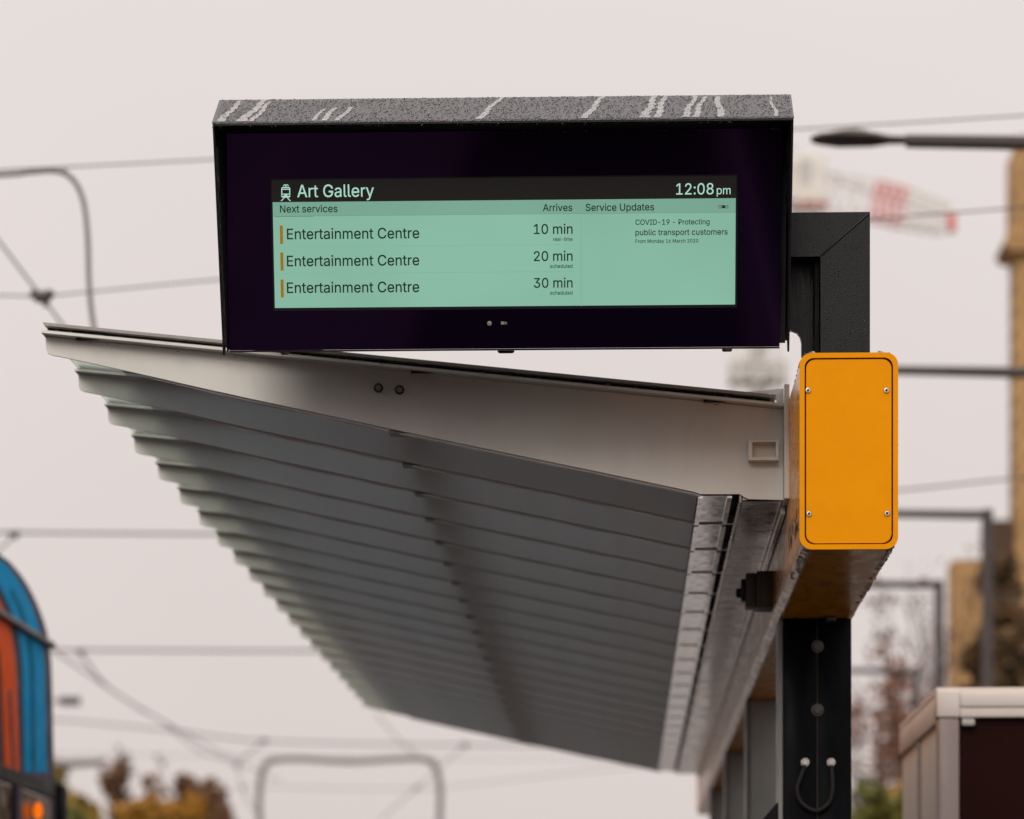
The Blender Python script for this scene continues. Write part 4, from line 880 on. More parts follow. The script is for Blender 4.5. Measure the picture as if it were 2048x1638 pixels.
def text(body, x0, x1, base, mat, bold=0.0, hscale=1.0):
    cu = bpy.data.curves.new('caption', 'CURVE')
    cu.dimensions = '2D'; cu.fill_mode = 'BOTH'
    pen = 0
    for ch in body:
        adv, cont = GLYPHS[ch]
        for c_ in cont:
            sp = cu.splines.new('POLY')
            sp.points.add(len(c_) - 1)
            sp.use_cyclic_u = True
            for p_, q_ in zip(sp.points, c_):
                p_.co = ((q_[0] + pen) / 1000, q_[1] / 1000, 0, 1)
        pen += adv
    to = bpy.data.objects.new('caption_source', cu)
    S.collection.objects.link(to)
    dg = bpy.context.evaluated_depsgraph_get()
    me = bpy.data.meshes.new_from_object(to.evaluated_get(dg))
    bpy.data.objects.remove(to)
    xs = [v.co.x for v in me.vertices]
    mn, mxx = min(xs), max(xs)
    ua, va = uv(x0, base); ub, vb = uv(x1, base)
    sx = (ub - ua) / (mxx - mn)
    vs_ = [v.co.copy() for v in me.vertices]; fs_ = [tuple(p.vertices) for p in me.polygons]
    V_, F_ = [], []
    for q, (du, dv) in enumerate(((-bold, -bold), (bold, bold), (bold, -bold), (-bold, bold)) if bold else ((0, 0),)):
        F_ += [tuple(k + len(V_) for k in f) for f in fs_]
        V_ += [G(ua + (c_.x + du - mn) * sx, va + (c_.y + dv) * sx * hscale, OFF + .0003 + q * .00002) for c_ in vs_]
    bpy.data.meshes.remove(me)
    me = bpy.data.meshes.new('caption')
    me.from_pydata([tuple(v) for v in V_], [], F_)
    me.name = 'caption'
    me.materials.clear(); me.materials.append(mat)
    o = bpy.data.objects.new('caption', me)
    S.collection.objects.link(o)
    o.parent = screen
    return o
I, T = M['screen_ink'], M['mint_text']
text('Art Gallery', 595, 748, 394.6, T, .003, 1.06)
text('12:08', 1352.5, 1427, 389.2, T, .003, 1.06)
text('pm', 1433.5, 1461, 388.6, T, .003, 1.04)
text('Next services', 560.5, 675, 425.2, I, .008, 1.04)
text('Arrives', 1086, 1144.5, 422.4, I, .008, 1.04)
text('Service Updates', 1171.5, 1308, 422, I, .008, 1.04)
for yb, n, st in ((478.6, '10 min', 'real-time'), (532.6, '20 min', 'scheduled'), (586, '30 min', 'scheduled')):
    text('Entertainment Centre', 574.5, 838.5, yb, I, .007, 1.04)
    text(n, 1068, 1145, yb - 10.5, I, .007, 1.04)
    text(st, 1106.5 if st[0] == 'r' else 1100.5, 1145, yb + 3.4, I, .008, 1.04)
text('COVID-19 - Protecting', 1271, 1419, 449.8, I, .008, 1.04)
text('public transport customers', 1271, 1455, 470.7, I, .008, 1.04)
text('From Monday 16 March 2020', 1271, 1396.5, 486, I, .008, 1.04)
# page dots
for k, x in enumerate((1437, 1443.6, 1451)):
    y0, y1 = 410.6, 416.6; w = 5.4 if k != 1 else 6.6
    m = MB()
    u0, v0 = uv(x, y1); u1, v1 = uv(x + w, y0)
    if k == 1:
        slab(m, u0, u1, v0, v1, OFF, OFF + .0002)
    else:
        t = .0009
        slab(m, u0, u1, v0, v0 + t, OFF, OFF + .0002); slab(m, u0, u1, v1 - t, v1, OFF, OFF + .0002)
        slab(m, u0, u0 + t, v0 + t, v1 - t, OFF, OFF + .0002); slab(m, u1 - t, u1, v0 + t, v1 - t, OFF, OFF + .0002)
    m.build('page_dot', I, screen)
# tram pictogram (coordinates in photo pixels)
m = MB()
def ipoly(pts):
    q = [G(*uv(*p), OFF) for p in pts]
    m.prism(q, nrm * .0003)
def irect(x0, y0, x1, y1): ipoly([(x0, y1), (x1, y1), (x1, y0), (x0, y0)])
ipoly([(566.5, 371), (568.5, 369), (575.5, 369), (577.5, 371), (577.5, 372.6), (574.5, 370.9), (569.5, 370.9), (566.5, 372.6)])
irect(571.2, 370.9, 572.8, 373.8)
ipoly([(562.8, 378), (562.8, 376), (565.5, 373.8), (578.0, 373.8), (580.6, 376), (580.6, 378), (578.6, 378), (578.6, 376.2), (564.8, 376.2), (564.8, 378)])
irect(564.8, 377.6, 578.6, 379.6)
irect(562.8, 378, 564.8, 387.4); irect(578.6, 378, 580.6, 387.4)
ipoly([(562.8, 387.4), (580.6, 387.4), (580.6, 389.2), (562.8, 389.2)])
irect(562.8, 389.2, 564.0, 391.8); irect(579.4, 389.2, 580.6, 391.8)
ipoly([(569.5, 389.2), (574, 389.2), (575, 391.8), (568.5, 391.8)])
ipoly([(562.8, 391.8), (580.6, 391.8), (580.6, 393.5), (578.6, 395.2), (564.8, 395.2), (562.8, 393.5)])
ipoly([(568.0, 395.2), (570.2, 395.2), (564.2, 402), (561.2, 402)])
ipoly([(573.4, 395.2), (575.6, 395.2), (582.4, 402), (579.4, 402)])
m.build('tram_symbol', T, screen)
# ---- mounting bracket
CY = 6.86
cx0, cx1 = at(1641, 560, CY).x, at(1740, 560, CY).x
zt, zu = at(1700, 424, CY).z, at(1620, 513, CY).z
zp = at(1690, 708, CY - .06).z
m = MB()
ax0 = at(1330, 470, CY).x
zq = ZB1 + .0125
m.prism([Vector((ax0, CY, zu)), Vector((cx0, CY, zu)), Vector((cx0, CY, zq)), Vector((cx1, CY, zq)), Vector((cx1, CY, zt)), Vector((ax0, CY, zt))], Vector((0, .105, 0)))
brk = m.build('mounting_bracket', M['black_wet'], disp, True)
m = MB(); m.tube([at(1738, 427, CY - .0005), at(1642, 511, CY - .0005)], .0022, 8)
m.build('weld_bead', M['black_wet'], brk, True)
m = MB()
pts = [at(1480, 528, CY + .07), at(1480, 655, CY + .07), at(1584, 660, CY + .07), at(1594, 664, CY + .07), at(1600, 672, CY + .07), at(1603, 684, CY + .07), at(1603, 712, CY + .07), at(1644, 712, CY + .07), at(1644, 642, CY + .07), at(1639, 640, CY + .07), at(1639, 606, CY + .07), at(1644, 602, CY + .07), at(1644, 528, CY + .07)]
zc = ZB1 + .0125
pts = [Vector((p.x, p.y, max(p.z, zc))) for p in pts]
m.prism(pts, Vector((0, .02, 0)))
m.build('gusset_plate', M['black_wet'], brk)
# column's recessed side channel
m = MB(); m.box(cx0 - .012, cx0 - .0008, CY + .02, CY + .068, ZB1 + .0125, zu - .0005, .002)
m.build('side_channel', M['black_matt'], brk)
m = MB(); m.box(at(1608, 705, 6.76).x, at(1780, 705, 6.76).x, 6.755, 7.00, ZB1 + .0008, ZB1 + .012, .0015)
base = m.build('base_plate', M['black_wet'], brk, True)
for bx in (1624, 1761):
    p = at(bx, 700, 6.80); p.z = ZB1 + .012
    m = MB(); m.lathe(p, (0, 0, 1), [(.0095, -.0005), (.0095, .0035), (.0088, .0042)], 16)
    m.lathe(p + Vector((0, 0, .004)), (0, 0, 1), [(.0072, 0), (.0072, .0055), (.0062, .007)], 6)
    m.build('base_bolt', M['steel'], brk)
# ---- rain on the hood and bracket
n_h = Vector((0, -(zr - zl), .12)).normalized()
e_v = Vector((0, .12, zr - zl))
streaks = []
for k, (sx, wd, ln, bend) in enumerate(((452, 10, .95, 24), (497, 12, 1, 30), (515, 8, .9, 24), (640, 6, .55, 30), (660, 8, .6, 28), (690, 7, .62, 28), (975, 9, 1, 34), (1185, 10, 1, 30), (1300, 12, 1, 18), (1322, 10, 1, 14), (1380, 9, 1, 20), (1400, 8, .95, 18), (1441, 10, .95, -4), (1550, 5, .9, -8))):
    streaks.append((sx, wd, ln, bend))
def in_streak(px, t):
    for sx, wd, ln, bend in streaks:
        if t < ln and abs(px - (sx - bend * .5 + bend * t * 1.25)) < wd * .7: return True
    return False
cs, ns, rs = [], [], []
for k in range(5200):
    t = random.random(); px = random.uniform(430, 1584)
    if in_streak(px, t) and random.random() < .25: continue
    x = HX0 + (px - 424) / 1164 * (HX1 - HX0)
    cs.append(Vector((x, 6.60, zl)) + e_v * t + n_h * -.0002); ns.append(n_h); rs.append(random.choice((.0008, .001, .0013, .0016, .0022)) * random.uniform(.8, 1.2))
for k in range(260):                           # ridge and hanging lip drops
    x = random.uniform(HX0, HX1)
    if random.random() < .75:
        cs.append(Vector((x, 6.722, zr - .0004))); ns.append(Vector((0, -.4, 1))); rs.append(random.uniform(.0014, .0032))
    else:
        cs.append(Vector((x, 6.5998, zl - .011))); ns.append(Vector((0, -1, -.8))); rs.append(random.uniform(.0014, .0028))
V, Fc = dome_beads(cs, ns, rs, .62, 6)
tag(raw_mesh('rain_drops', V, Fc, M['water'], disp, True), kind='stuff')
# run-off films: thin sheets of water, reflected sky put into their pale colour
M['film'] = paint('water_sky_sheen', (0.23, 0.22, 0.21), 0.16, var=0.5, scale=110, bump=0.15, bscale=90, spec=1.0)
for sx, wd, ln, bend in streaks:
    m = MB()
    L_, R_ = [], []
    nst = 26
    ph = random.uniform(0, 6)
    for k in range(nst + 1):
        t = .01 + (ln - .02) * k / nst
        c_ = sx - bend * .5 + bend * t * 1.25 + math.sin(t * 9 + ph) * 2.2
        w = wd * .8 * (1 - .45 * t) * (1 + .22 * math.sin(k * 1.3 + ph * 2) + random.uniform(-.1, .1))
        if k in (0,): w *= 1.1
        for arr, s_ in ((L_, -1), (R_, 1)):
            x = HX0 + (c_ + s_ * w - 424) / 1164 * (HX1 - HX0)
            arr.append(Vector((x, 6.60, zl)) + e_v * t + n_h * .0006)
    for k in range(nst):
        m.poly([L_[k], R_[k], R_[k + 1], L_[k + 1]])
    m.build('water_run', M['film'], hood, True)
cs, ns, rs = [], [], []
for k in range(900):
    q = random.random()
    if q < .45:
        cs.append(Vector((random.uniform(ax0, cx1 - .003), CY + .0012, random.uniform(zu + .006, zt - .006)))); ns.append(Vector((0, -1, 0))); rs.append(random.uniform(.0005, .0012))
    elif q < .8:
        cs.append(Vector((random.uniform(cx0 + .006, cx1 - .004), CY - .0002, random.uniform(ZB1 + .02, zt - .01)))); ns.append(Vector((0, -1, 0))); rs.append(random.uniform(.0005, .0012))
    else:
        cs.append(Vector((random.uniform(ax0 + .2, cx1), CY + .005, zt - .002))); ns.append(Vector((0, -.7, 1))); rs.append(random.uniform(.001, .0024))
V, Fc = dome_beads(cs, ns, rs, .6, 6)
tag(raw_mesh('bracket_drops', V, Fc, M['water'], disp, True), kind='stuff')

# ================================================================== TRAM
TX = -2.52
tram = thing('tram', (TX - 1.2, 8.0, 0.03), 'navy tram with blue and orange livery stripes and rounded roof end', 'tram')
def T_(px, py, dx=0.0):
    p = on_x(px, py, TX); return Vector((TX + dx, p.y, p.z))
edge_px = [(-4, 1106), (20, 1124), (40, 1147), (58, 1174), (74, 1206), (87, 1240), (95, 1268), (99, 1293), (102, 1320), (104, 1360), (106, 1450), (108, 1540), (111, 1640)]
e3 = [T_(*q) for q in edge_px]
yend = e3[-1].y
apex = e3[0].z + .09
outline = [Vector((TX, 1.0, .35)), Vector((TX, 1.0, apex)), Vector((TX, 9.5, apex)), Vector((TX, 11.6, apex - .005)), Vector((TX, 12.35, apex - .03))] + [p for p in e3] + [Vector((TX, yend + .12, 1.2)), Vector((TX, yend + .05, .35))]
m = MB(); m.prism(outline, Vector((-2.4, 0, 0)))
m.build('body', M['navy'], tram, True)
def stripe(name, a, b, y0, y1, mat, off, slant=0.0):
    """panel between a and b photo-pixels in from the end outline"""
    def along(shift):
        out = []
        for (ex, ey) in edge_px:
            out.append((ex - shift, ey))
        return out
    def sample(pts, y):
        for (xa, ya), (xb, yb) in zip(pts, pts[1:]):
            if ya <= y <= yb: return xa + (xb - xa) * (y - ya) / (yb - ya)
        return pts[-1][0]
    ys = [y0 + (y1 - y0) * k / 24 for k in range(25)]
    A = [T_(sample(edge_px, y) - a - slant * (y - 1290), y, off) for y in ys]
    B = [T_(sample(edge_px, y) - b - slant * (y - 1290), y, off) for y in ys]
    m = MB()
    for k in range(24):
        m.poly([A[k], A[k + 1], B[k + 1], B[k]])
    bmesh.ops.remove_doubles(m.bm, verts=m.bm.verts[:], dist=1e-6)
    return m.build(name, mat, tram, True)
stripe('livery_stripe', 15, 60, 1120, 1545, M['blue'], .004, .004)
stripe('livery_stripe', 37, 45, 1180, 1545, M['blue_dark'], .006, .006)
stripe('livery_stripe', 74, 104, 1125, 1545, M['orange'], .004, -.012)
stripe('livery_stripe', 88, 93, 1380, 1545, M['navy'], .006, -.03)
stripe('livery_stripe', 150, 230, 1110, 1545, M['orange'], .004, 0)
m = MB(); z0, z1 = T_(100, 1299).z, T_(100, 1288).z
m.box(TX - .01, TX + .035, 2, T_(96, 1290).y, z0, z1, .006)
m.build('gutter_strip', M['seam'], tram)
m = MB(); zw = T_(60, 1552).z
m.box(TX - .02, TX + .01, 2, T_(106, 1560).y - .01, zw - .06, zw, .004)
m.build('window_rail', M['dark_rubber'], tram)
for k in range(4):
    y1 = T_(104, 1600).y - .05 - k * 1.55
    m = MB(); m.box(TX - .02, TX + .006, y1 - 1.4, y1, 1.25, zw - .065, .01)
    m.build('window', M['tram_glass'], tram)
m = MB(); p = T_(36, 1600)
m.box(TX + .007, TX + .02, p.y - .12, p.y - .02, 1.2, zw - .062)
m.build('door_pillar', M['navy'], tram)
m = MB(); p = T_(62, 1622)
m.ball(p + Vector((.03, 0, 0)), .032, 2, (.6, .55, 1.2))
m.build('indicator_lamp', M['amber'], tram, True)
m = MB(); p = T_(118, 1600)
m.box(TX - .08, TX + .03, yend + .02, yend + .16, p.z - .25, p.z + .07, .02)
m.build('wing_mirror', M['black_matt'], tram, True)

# ================================================================== STREET LAMPS
def street_lamp(Y, xp, ya, xh, label):
    pole_top = at(xp, ya, Y)
    head = at(xh, ya - 14 * 16 / Y, Y)
    o = thing('street_lamp', (pole_top.x, Y, 0.004), label, 'street lamp', 'street lamps along the road')
    m = MB(); m.tube([(pole_top.x, Y, 0.004), (pole_top.x, Y, pole_top.z * .5), (pole_top.x, Y, pole_top.z + .05)], [.07, .06, .05], 12)
    m.build('pole', M['lamp_grey'], o, True)
    hd = (head - pole_top).normalized()
    hl = .46
    aend = head - hd * hl
    m = MB(); m.tube([pole_top + hd * .03, aend], [.042, .032], 10)
    m.build('arm', M['lamp_grey'], o, True)
    m = MB()
    V = []
    secs = [(0, .03, .028), (.08, .045, .028), (.16, .10, .036), (.32, .12, .038), (.42, .08, .028), (.46, .03, .018)]
    rings = []
    side = Vector((0, 1, 0)); upv = hd.cross(side) * -1
    if upv.z < 0: upv = -upv
    for d, w, h in secs:
        c_ = aend + hd * d
        rings.append([m.bm.verts.new(c_ + side * math.cos(2 * math.pi * k / 14) * w + upv * (math.sin(2 * math.pi * k / 14) * h * (.9 if math.sin(2 * math.pi * k / 14) > 0 else .45))) for k in range(14)])
    for a, b in zip(rings, rings[1:]):
        for k in range(14):
            m.bm.faces.new((a[k], a[(k + 1) % 14], b[(k + 1) % 14], b[k]))
    m.bm.faces.new(rings[0]); m.bm.faces.new(rings[-1])
    m.build('lamp_head', M['lamp_grey'], o, True, angle=60)
    m = MB(); c_ = aend + hd * .27 + upv * .028
    m.ball(c_, .1, 2, (1.1, .9, .35))
    m.build('sensor_cap', M['lamp_glass'], o, True)
    return o
street_lamp(15.6, 2600, 294, 1622, 'dark street lamp whose head shows beside the top of the display')
street_lamp(22.3, 2190, 748, 1650, 'street lamp whose long arm passes right of the yellow cover')
street_lamp(28.9, 1975, 1030, 1455, 'dark street lamp standing in front of the sandstone church wall')
street_lamp(33.8, 1878, 1170, 1425, 'dark street lamp between the yellow beam and the church wall')
street_lamp(42.7, 1832, 1343, 1390, 'short looking dark street lamp behind the white kiosk corner')
street_lamp(48.7, 1757, 1424, 1370, 'most distant dark street lamp beside the black post among bare trees')

# ================================================================== OVERHEAD WIRES
def wire(name, pts, r, label, cat='wire', nodes=(), nr=.04, group='overhead tram wires', mat='wire', smooth=True, n=8):
    P = [at(*p) for p in pts]
    path = smooth_path(P, n) if smooth and len(P) > 2 else P
    o = thing(name, P[0], label, cat, group)
    m = MB(); m.tube(path, r, 8)
    m.build('cable', M[mat], o, True)
    for q in nodes:
        c_ = at(*q)
        m = MB()
        m.tube([c_ + Vector((-nr * 1.3, 0, nr * .5)), c_ + Vector((-nr * .5, 0, 0)), c_ + Vector((nr * .6, 0, 0)), c_ + Vector((nr * 1.3, 0, nr * .6))], [nr * .4, nr * .75, nr * .75, nr * .4], 10)
        m.tube([c_, c_ + Vector((nr * .5, 0, -nr * 1.2))], nr * .3, 8)
        m.build('insulator', M['insul'], o, True)
    return o
wire('span_wire', [(-600, 362, 15.5), (0, 340, 15.5), (424, 319, 15.5), (900, 296, 15.5), (1600, 258, 15.5), (2048, 231, 15.5), (2600, 196, 15.5)], 0.0042, 'thin span wire passing behind the top half of the display', 'wire')
wire('span_wire', [(-600, 592, 17), (0, 591, 17), (88, 592, 17), (430, 560, 17), (900, 524, 17), (1700, 443, 17), (2048, 414, 17), (2700, 352, 17)], .0048, 'thin span wire behind the display with a dark clamp near the curved arm', 'wire', nodes=[(84, 593, 17)], nr=.045)
wire('stay_wire', [(-500, -180, 17), (-5, 478, 17), (84, 595, 17), (150, 682, 17), (300, 880, 17)], .0068, 'slanting stay wire running down to the raised roof tip', 'wire')
wire('pull_off_arm', [(-420, 366, 16), (-10, 350, 16), (60, 344, 16), (112, 342, 16), (145, 358, 16), (166, 400, 16), (175, 470, 16), (178, 560, 16), (184, 630, 16), (196, 700, 16)], .0135, 'curved grey pull off arm hanging above the left roof tip', 'pull-off arm', mat='tube', nodes=[(128, 342, 16)], nr=.012)
wire('span_wire', [(-500, 1062, 28), (0, 1065, 28), (480, 1068, 28), (1100, 1066, 28)], .0115, 'span wire level with the top of the tram, clamp near the edge', 'wire', nodes=[(28, 1068, 28)], nr=.04)
wire('stay_wire', [(28, 1070, 28), (0, 1098, 28), (-150, 1230, 28)], .0095, 'short slanting wire just above the tram roof', 'wire')
wire('span_wire', [(-300, 1300, 38), (110, 1300, 38), (620, 1302, 38), (1100, 1300, 38)], .0145, 'span wire beside the seam of the tram roof with one round clamp', 'wire', nodes=[(160, 1303, 38)], nr=.045)
wire('contact_wire', [(160, 1306, 38), (205, 1364, 42), (250, 1398, 47), (330, 1445, 55), (420, 1494, 65), (490, 1530, 75), (560, 1562, 88)], .015, 'contact wire curving down from the round clamp above the tram', 'wire')
wire('contact_wire', [(-40, 1212, 26), (105, 1300, 33), (205, 1368, 42), (290, 1425, 50)], .011, 'contact wire joining at a slant just beside the tram end', 'wire')
wire('contact_wire', [(330, 1447, 52), (400, 1502, 60), (470, 1530, 68), (485, 1580, 68), (520, 1640, 68)], .012, 'contact wire kinking above the autumn trees', 'wire', nodes=[(485, 1575, 68), (474, 1532, 68)], nr=.045)
wire('span_wire', [(-200, 1420, 62), (115, 1440, 62), (350, 1462, 62), (530, 1482, 62), (900, 1490, 62), (1300, 1494, 62)], .017, 'long sagging span wire under the far roof end, two round clamps', 'wire', nodes=[(527, 1482, 62), (930, 1490, 62)], nr=.06)
wire('span_wire', [(-200, 1505, 85), (115, 1508, 85), (500, 1512, 85), (900, 1518, 85), (1300, 1518, 85)], .009, 'faint span wire crossing the thin treetops', 'wire')
wire('stay_wire', [(527, 1482, 64), (470, 1530, 64)], .015, 'short stay wire between the clamp and the kinked contact wire', 'wire')
wire('stay_wire', [(750, 1425, 66), (800, 1482, 66), (860, 1530, 66)], .012, 'short slanting stay wire just under the canopy edge', 'wire')
wire('stay_wire', [(930, 1490, 70), (835, 1575, 70), (760, 1640, 70)], .012, 'slanting stay wire crossing the bent tube frame', 'wire', nodes=[(833, 1575, 70)], nr=.05)
wire('span_wire', [(500, 1572, 90), (835, 1577, 90), (1150, 1545, 90), (1600, 1500, 90)], .012, 'span wire passing through the bent tube frame', 'wire')
wire('tube_frame', [(540, 1760, 60), (520, 1640, 60), (519, 1580, 60), (527, 1536, 60), (548, 1520, 60), (600, 1517, 60), (700, 1522, 60), (800, 1517, 60), (852, 1518, 60), (872, 1535, 60), (880, 1580, 60), (879, 1650, 60), (878, 1800, 60)], .062, 'pale bent tube portal below the far end of the canopy', 'tube frame', group='overhead tram supports', mat='tube')
wire('span_wire', [(1500, 1000, 24), (1800, 980, 24), (2048, 955, 24), (2600, 905, 24)], .008, 'span wire rising to the church wall beside the yellow cover', 'wire')
wire('span_wire', [(1400, 1225, 50), (1750, 1205, 50), (2048, 1188, 50), (2500, 1160, 50)], .010, 'faint span wire behind the bare treetops beside the black post', 'wire')
# distant signal head and its bracket arm near the tram
o = thing('signal_head', at(140, 1402, 55), 'small dark signal head hanging on the span beside the tram', 'signal')
m = MB(); c_ = at(142, 1402, 55); m.box(c_.x - .2, c_.x + .16, 54.9, 55.1, c_.z - .07, c_.z + .07, .03)
m.build('housing', M['insul'], o, True)
m = MB(); m.tube([c_ + Vector((-3, 0, .03)), c_ + Vector((-.2, 0, 0))], .02, 8)
m.build('bracket', M['wire'], o, True)
o = thing('lighting_arm', at(180, 1527, 60), 'grey horizontal lighting arm above the autumn trees', 'lighting arm')
a, b = at(40, 1532, 60), at(205, 1524, 60)
m = MB(); m.tube([a, b], [.10, .07], 8); m.build('arm', M['tube'], o, True)
m = MB(); m.tube([Vector((a.x, 60, 0)), a], .13, 10); m.build('pole', M['tube'], o, True)

# ================================================================== CRANE
CYD = 170.0
def lattice(m, A, B, wA, wB, n, r, updir=None):
    """square lattice between A and B"""
    A, B = Vector(A), Vector(B)
    t = (B - A).normalized()
    s1 = Vector((0, 1, 0)); s2 = t.cross(s1).normalized()
    cors = []
    for k in range(n + 1):
        c_ = A.lerp(B, k / n); w = (wA + (wB - wA) * k / n) / 2
        cors.append([c_ + s1 * w * a + s2 * w * b for a, b in ((-1, -1), (1, -1), (1, 1), (-1, 1))])
    for q in range(4):
        m.tube([cors[0][q], cors[-1][q]], r, 6)
        for k in range(n):
            m.tube([cors[k][q], cors[k + 1][(q + 1) % 4]], r * .7, 5)
            m.tube([cors[k][q], cors[k][(q + 1) % 4]], r * .7, 5)
crane = thing('tower_crane', (at(1515, 740, CYD).x, CYD, 0.004), 'pale red and white tower crane far behind the display and yellow cover', 'crane')
mx, mz = at(1515, 740, CYD).x, at(1515, 440, CYD).z
m = MB(); lattice(m, (mx, CYD, 0.01), (mx, CYD, mz), 2.1, 2.1, 22, .08)
m.build('mast', M['crane_white'], crane)
m = MB(); c_ = at(1515, 740, CYD)
m.box(mx - 1.5, mx + 1.5, CYD - 1, CYD + 1, c_.z - .7, c_.z + .35, .05)
m.box(mx - .5, mx + .5, CYD - .6, CYD + .6, c_.z - 5, c_.z + 4)
m.build('mast_platform', M['crane_grey'], crane)
pts = [(1500, 372), (1745, 402), (1812, 418), (1895, 440)]
cols = ['crane_white', 'crane_red', 'crane_white']
ws = [2.3, 1.75, 1.7, 1.3]
for k in range(3):
    m = MB(); lattice(m, at(*pts[k], CYD), at(*pts[k + 1], CYD), ws[k], ws[k + 1], 7 if k == 0 else 4, .055)
    m.build('jib_section', M[cols[k]], crane)
m = MB(); a = at(1903, 446, CYD); m.box(a.x - .2, a.x + .2, CYD - .4, CYD + .4, a.z - .45, a.z + .45, .05)
m.build('jib_tip', M['crane_red'], crane)
m = MB(); a = at(1612, 362, CYD); m.box(a.x - 1.0, a.x + 1.0, CYD - 1, CYD + 1, a.z - 1.3, a.z + 1.2, .1)
m.build('cab', M['crane_white'], crane)
m = MB(); m.box(a.x - .4, a.x + .25, CYD - 1.03, CYD - 1.003, a.z - .4, a.z + .9)
m.build('cab_window', M['crane_grey'], crane)
m = MB(); a = at(1590, 404, CYD); b = at(1655, 416, CYD)
m.prism([Vector((a.x, CYD - .9, a.z)), Vector((b.x - .6, CYD - .9, a.z + 1.0)), Vector((b.x, CYD - .9, b.z)), Vector((a.x, CYD - .9, b.z))], Vector((0, 1.8, 0)))
m.build('slewing_frame', M['crane_red'], crane)
m = MB(); m.tube([at(1560, 280, CYD), at(1700, 372, CYD), at(1890, 436, CYD)], .06, 6)
m.tube([at(1500, 372, CYD), at(1560, 280, CYD)], .2, 6)
m.build('pendant_line', M['crane_grey'], crane)

# ================================================================== CHURCH
CH = 80.0
church = thing('church', (at(2200, 900, CH).x, CH + 4, 0.004), 'golden sandstone church tower with lower ivy covered wing at the edge', 'church')
def bx(m, x0, x1, yt, yb_, Y0=CH, depth=6, bev=0):
    a, b = at(x0, yt, Y0), at(x1, yt, Y0)
    zb = 0.006 if yb_ is None else at(x0, yb_, Y0).z
    m.box(a.x, b.x, Y0, Y0 + depth, zb, a.z, bev)
m = MB(); bx(m, 2030, 2420, 500, None, CH, 1.2); m.build('tower_wall', M['sandstone'], church)
m = MB(); bx(m, 2028, 2430, 296, 440, CH - .3, 1.6); bx(m, 2038, 2400, 270, 296, CH, 1.4)
m.build('parapet', M['sandstone'], church)
m = MB(); 
m.prism([at(2028, 440, CH - .3), at(2006, 486, CH - .3), at(2020, 500, CH - .3), at(2440, 500, CH - .3), at(2430, 440, CH - .3)], Vector((0, 1.8, 0)))
m.build('cornice', M['sandstone'], church)
m = MB(); bx(m, 1972, 2029, 1040, 1118, CH, 1.2); m.build('parapet', M['darkbrick'], church)
m = MB(); bx(m, 1906, 2029, 1119, None, CH + .3, 1.4); m.build('wing_wall', M['sandstone'], church)
m = MB(); bx(m, 2075, 2110, 640, 860, CH - .03, .02); m.build('lancet_window', M['darkbrick'], church)
for k, (x, y) in enumerate(((1985, 1175),)):
    m = MB(); bx(m, x, x + 22, y, y + 110, CH + .27, .02); m.build('lancet_window', M['darkbrick'], church)

# ================================================================== TREES
def leaf_cloud(name, blobs, n, size, mat, parent, rng):
    V, Fc = [], []
    tot = sum(b[1] ** 2 * (b[2] if len(b) > 2 else 1) for b in blobs)
    for b in blobs:
        c_, r = b[0], b[1]
        den = b[2] if len(b) > 2 else 1
        for k in range(int(n * r * r * den / tot)):
            d = Vector((rng.gauss(0, 1), rng.gauss(0, 1), rng.gauss(0, 1))).normalized()
            p = c_ + d * r * (rng.random() ** .45) * Vector((1, 1, 1)).x
            s = size * rng.uniform(.5, 1.3)
            u = Vector((rng.gauss(0, 1), rng.gauss(0, 1), rng.gauss(0, 1))).normalized()
            w = u.cross(Vector((rng.gauss(0, 1), rng.gauss(0, 1), rng.gauss(0, 1)))).normalized()
            i = len(V)
            V += [p - u * s, p + w * s * .55, p + u * s, p - w * s * .55]
            Fc.append((i, i + 1, i + 2, i + 3))
    return raw_mesh(name, V, Fc, mat, parent)
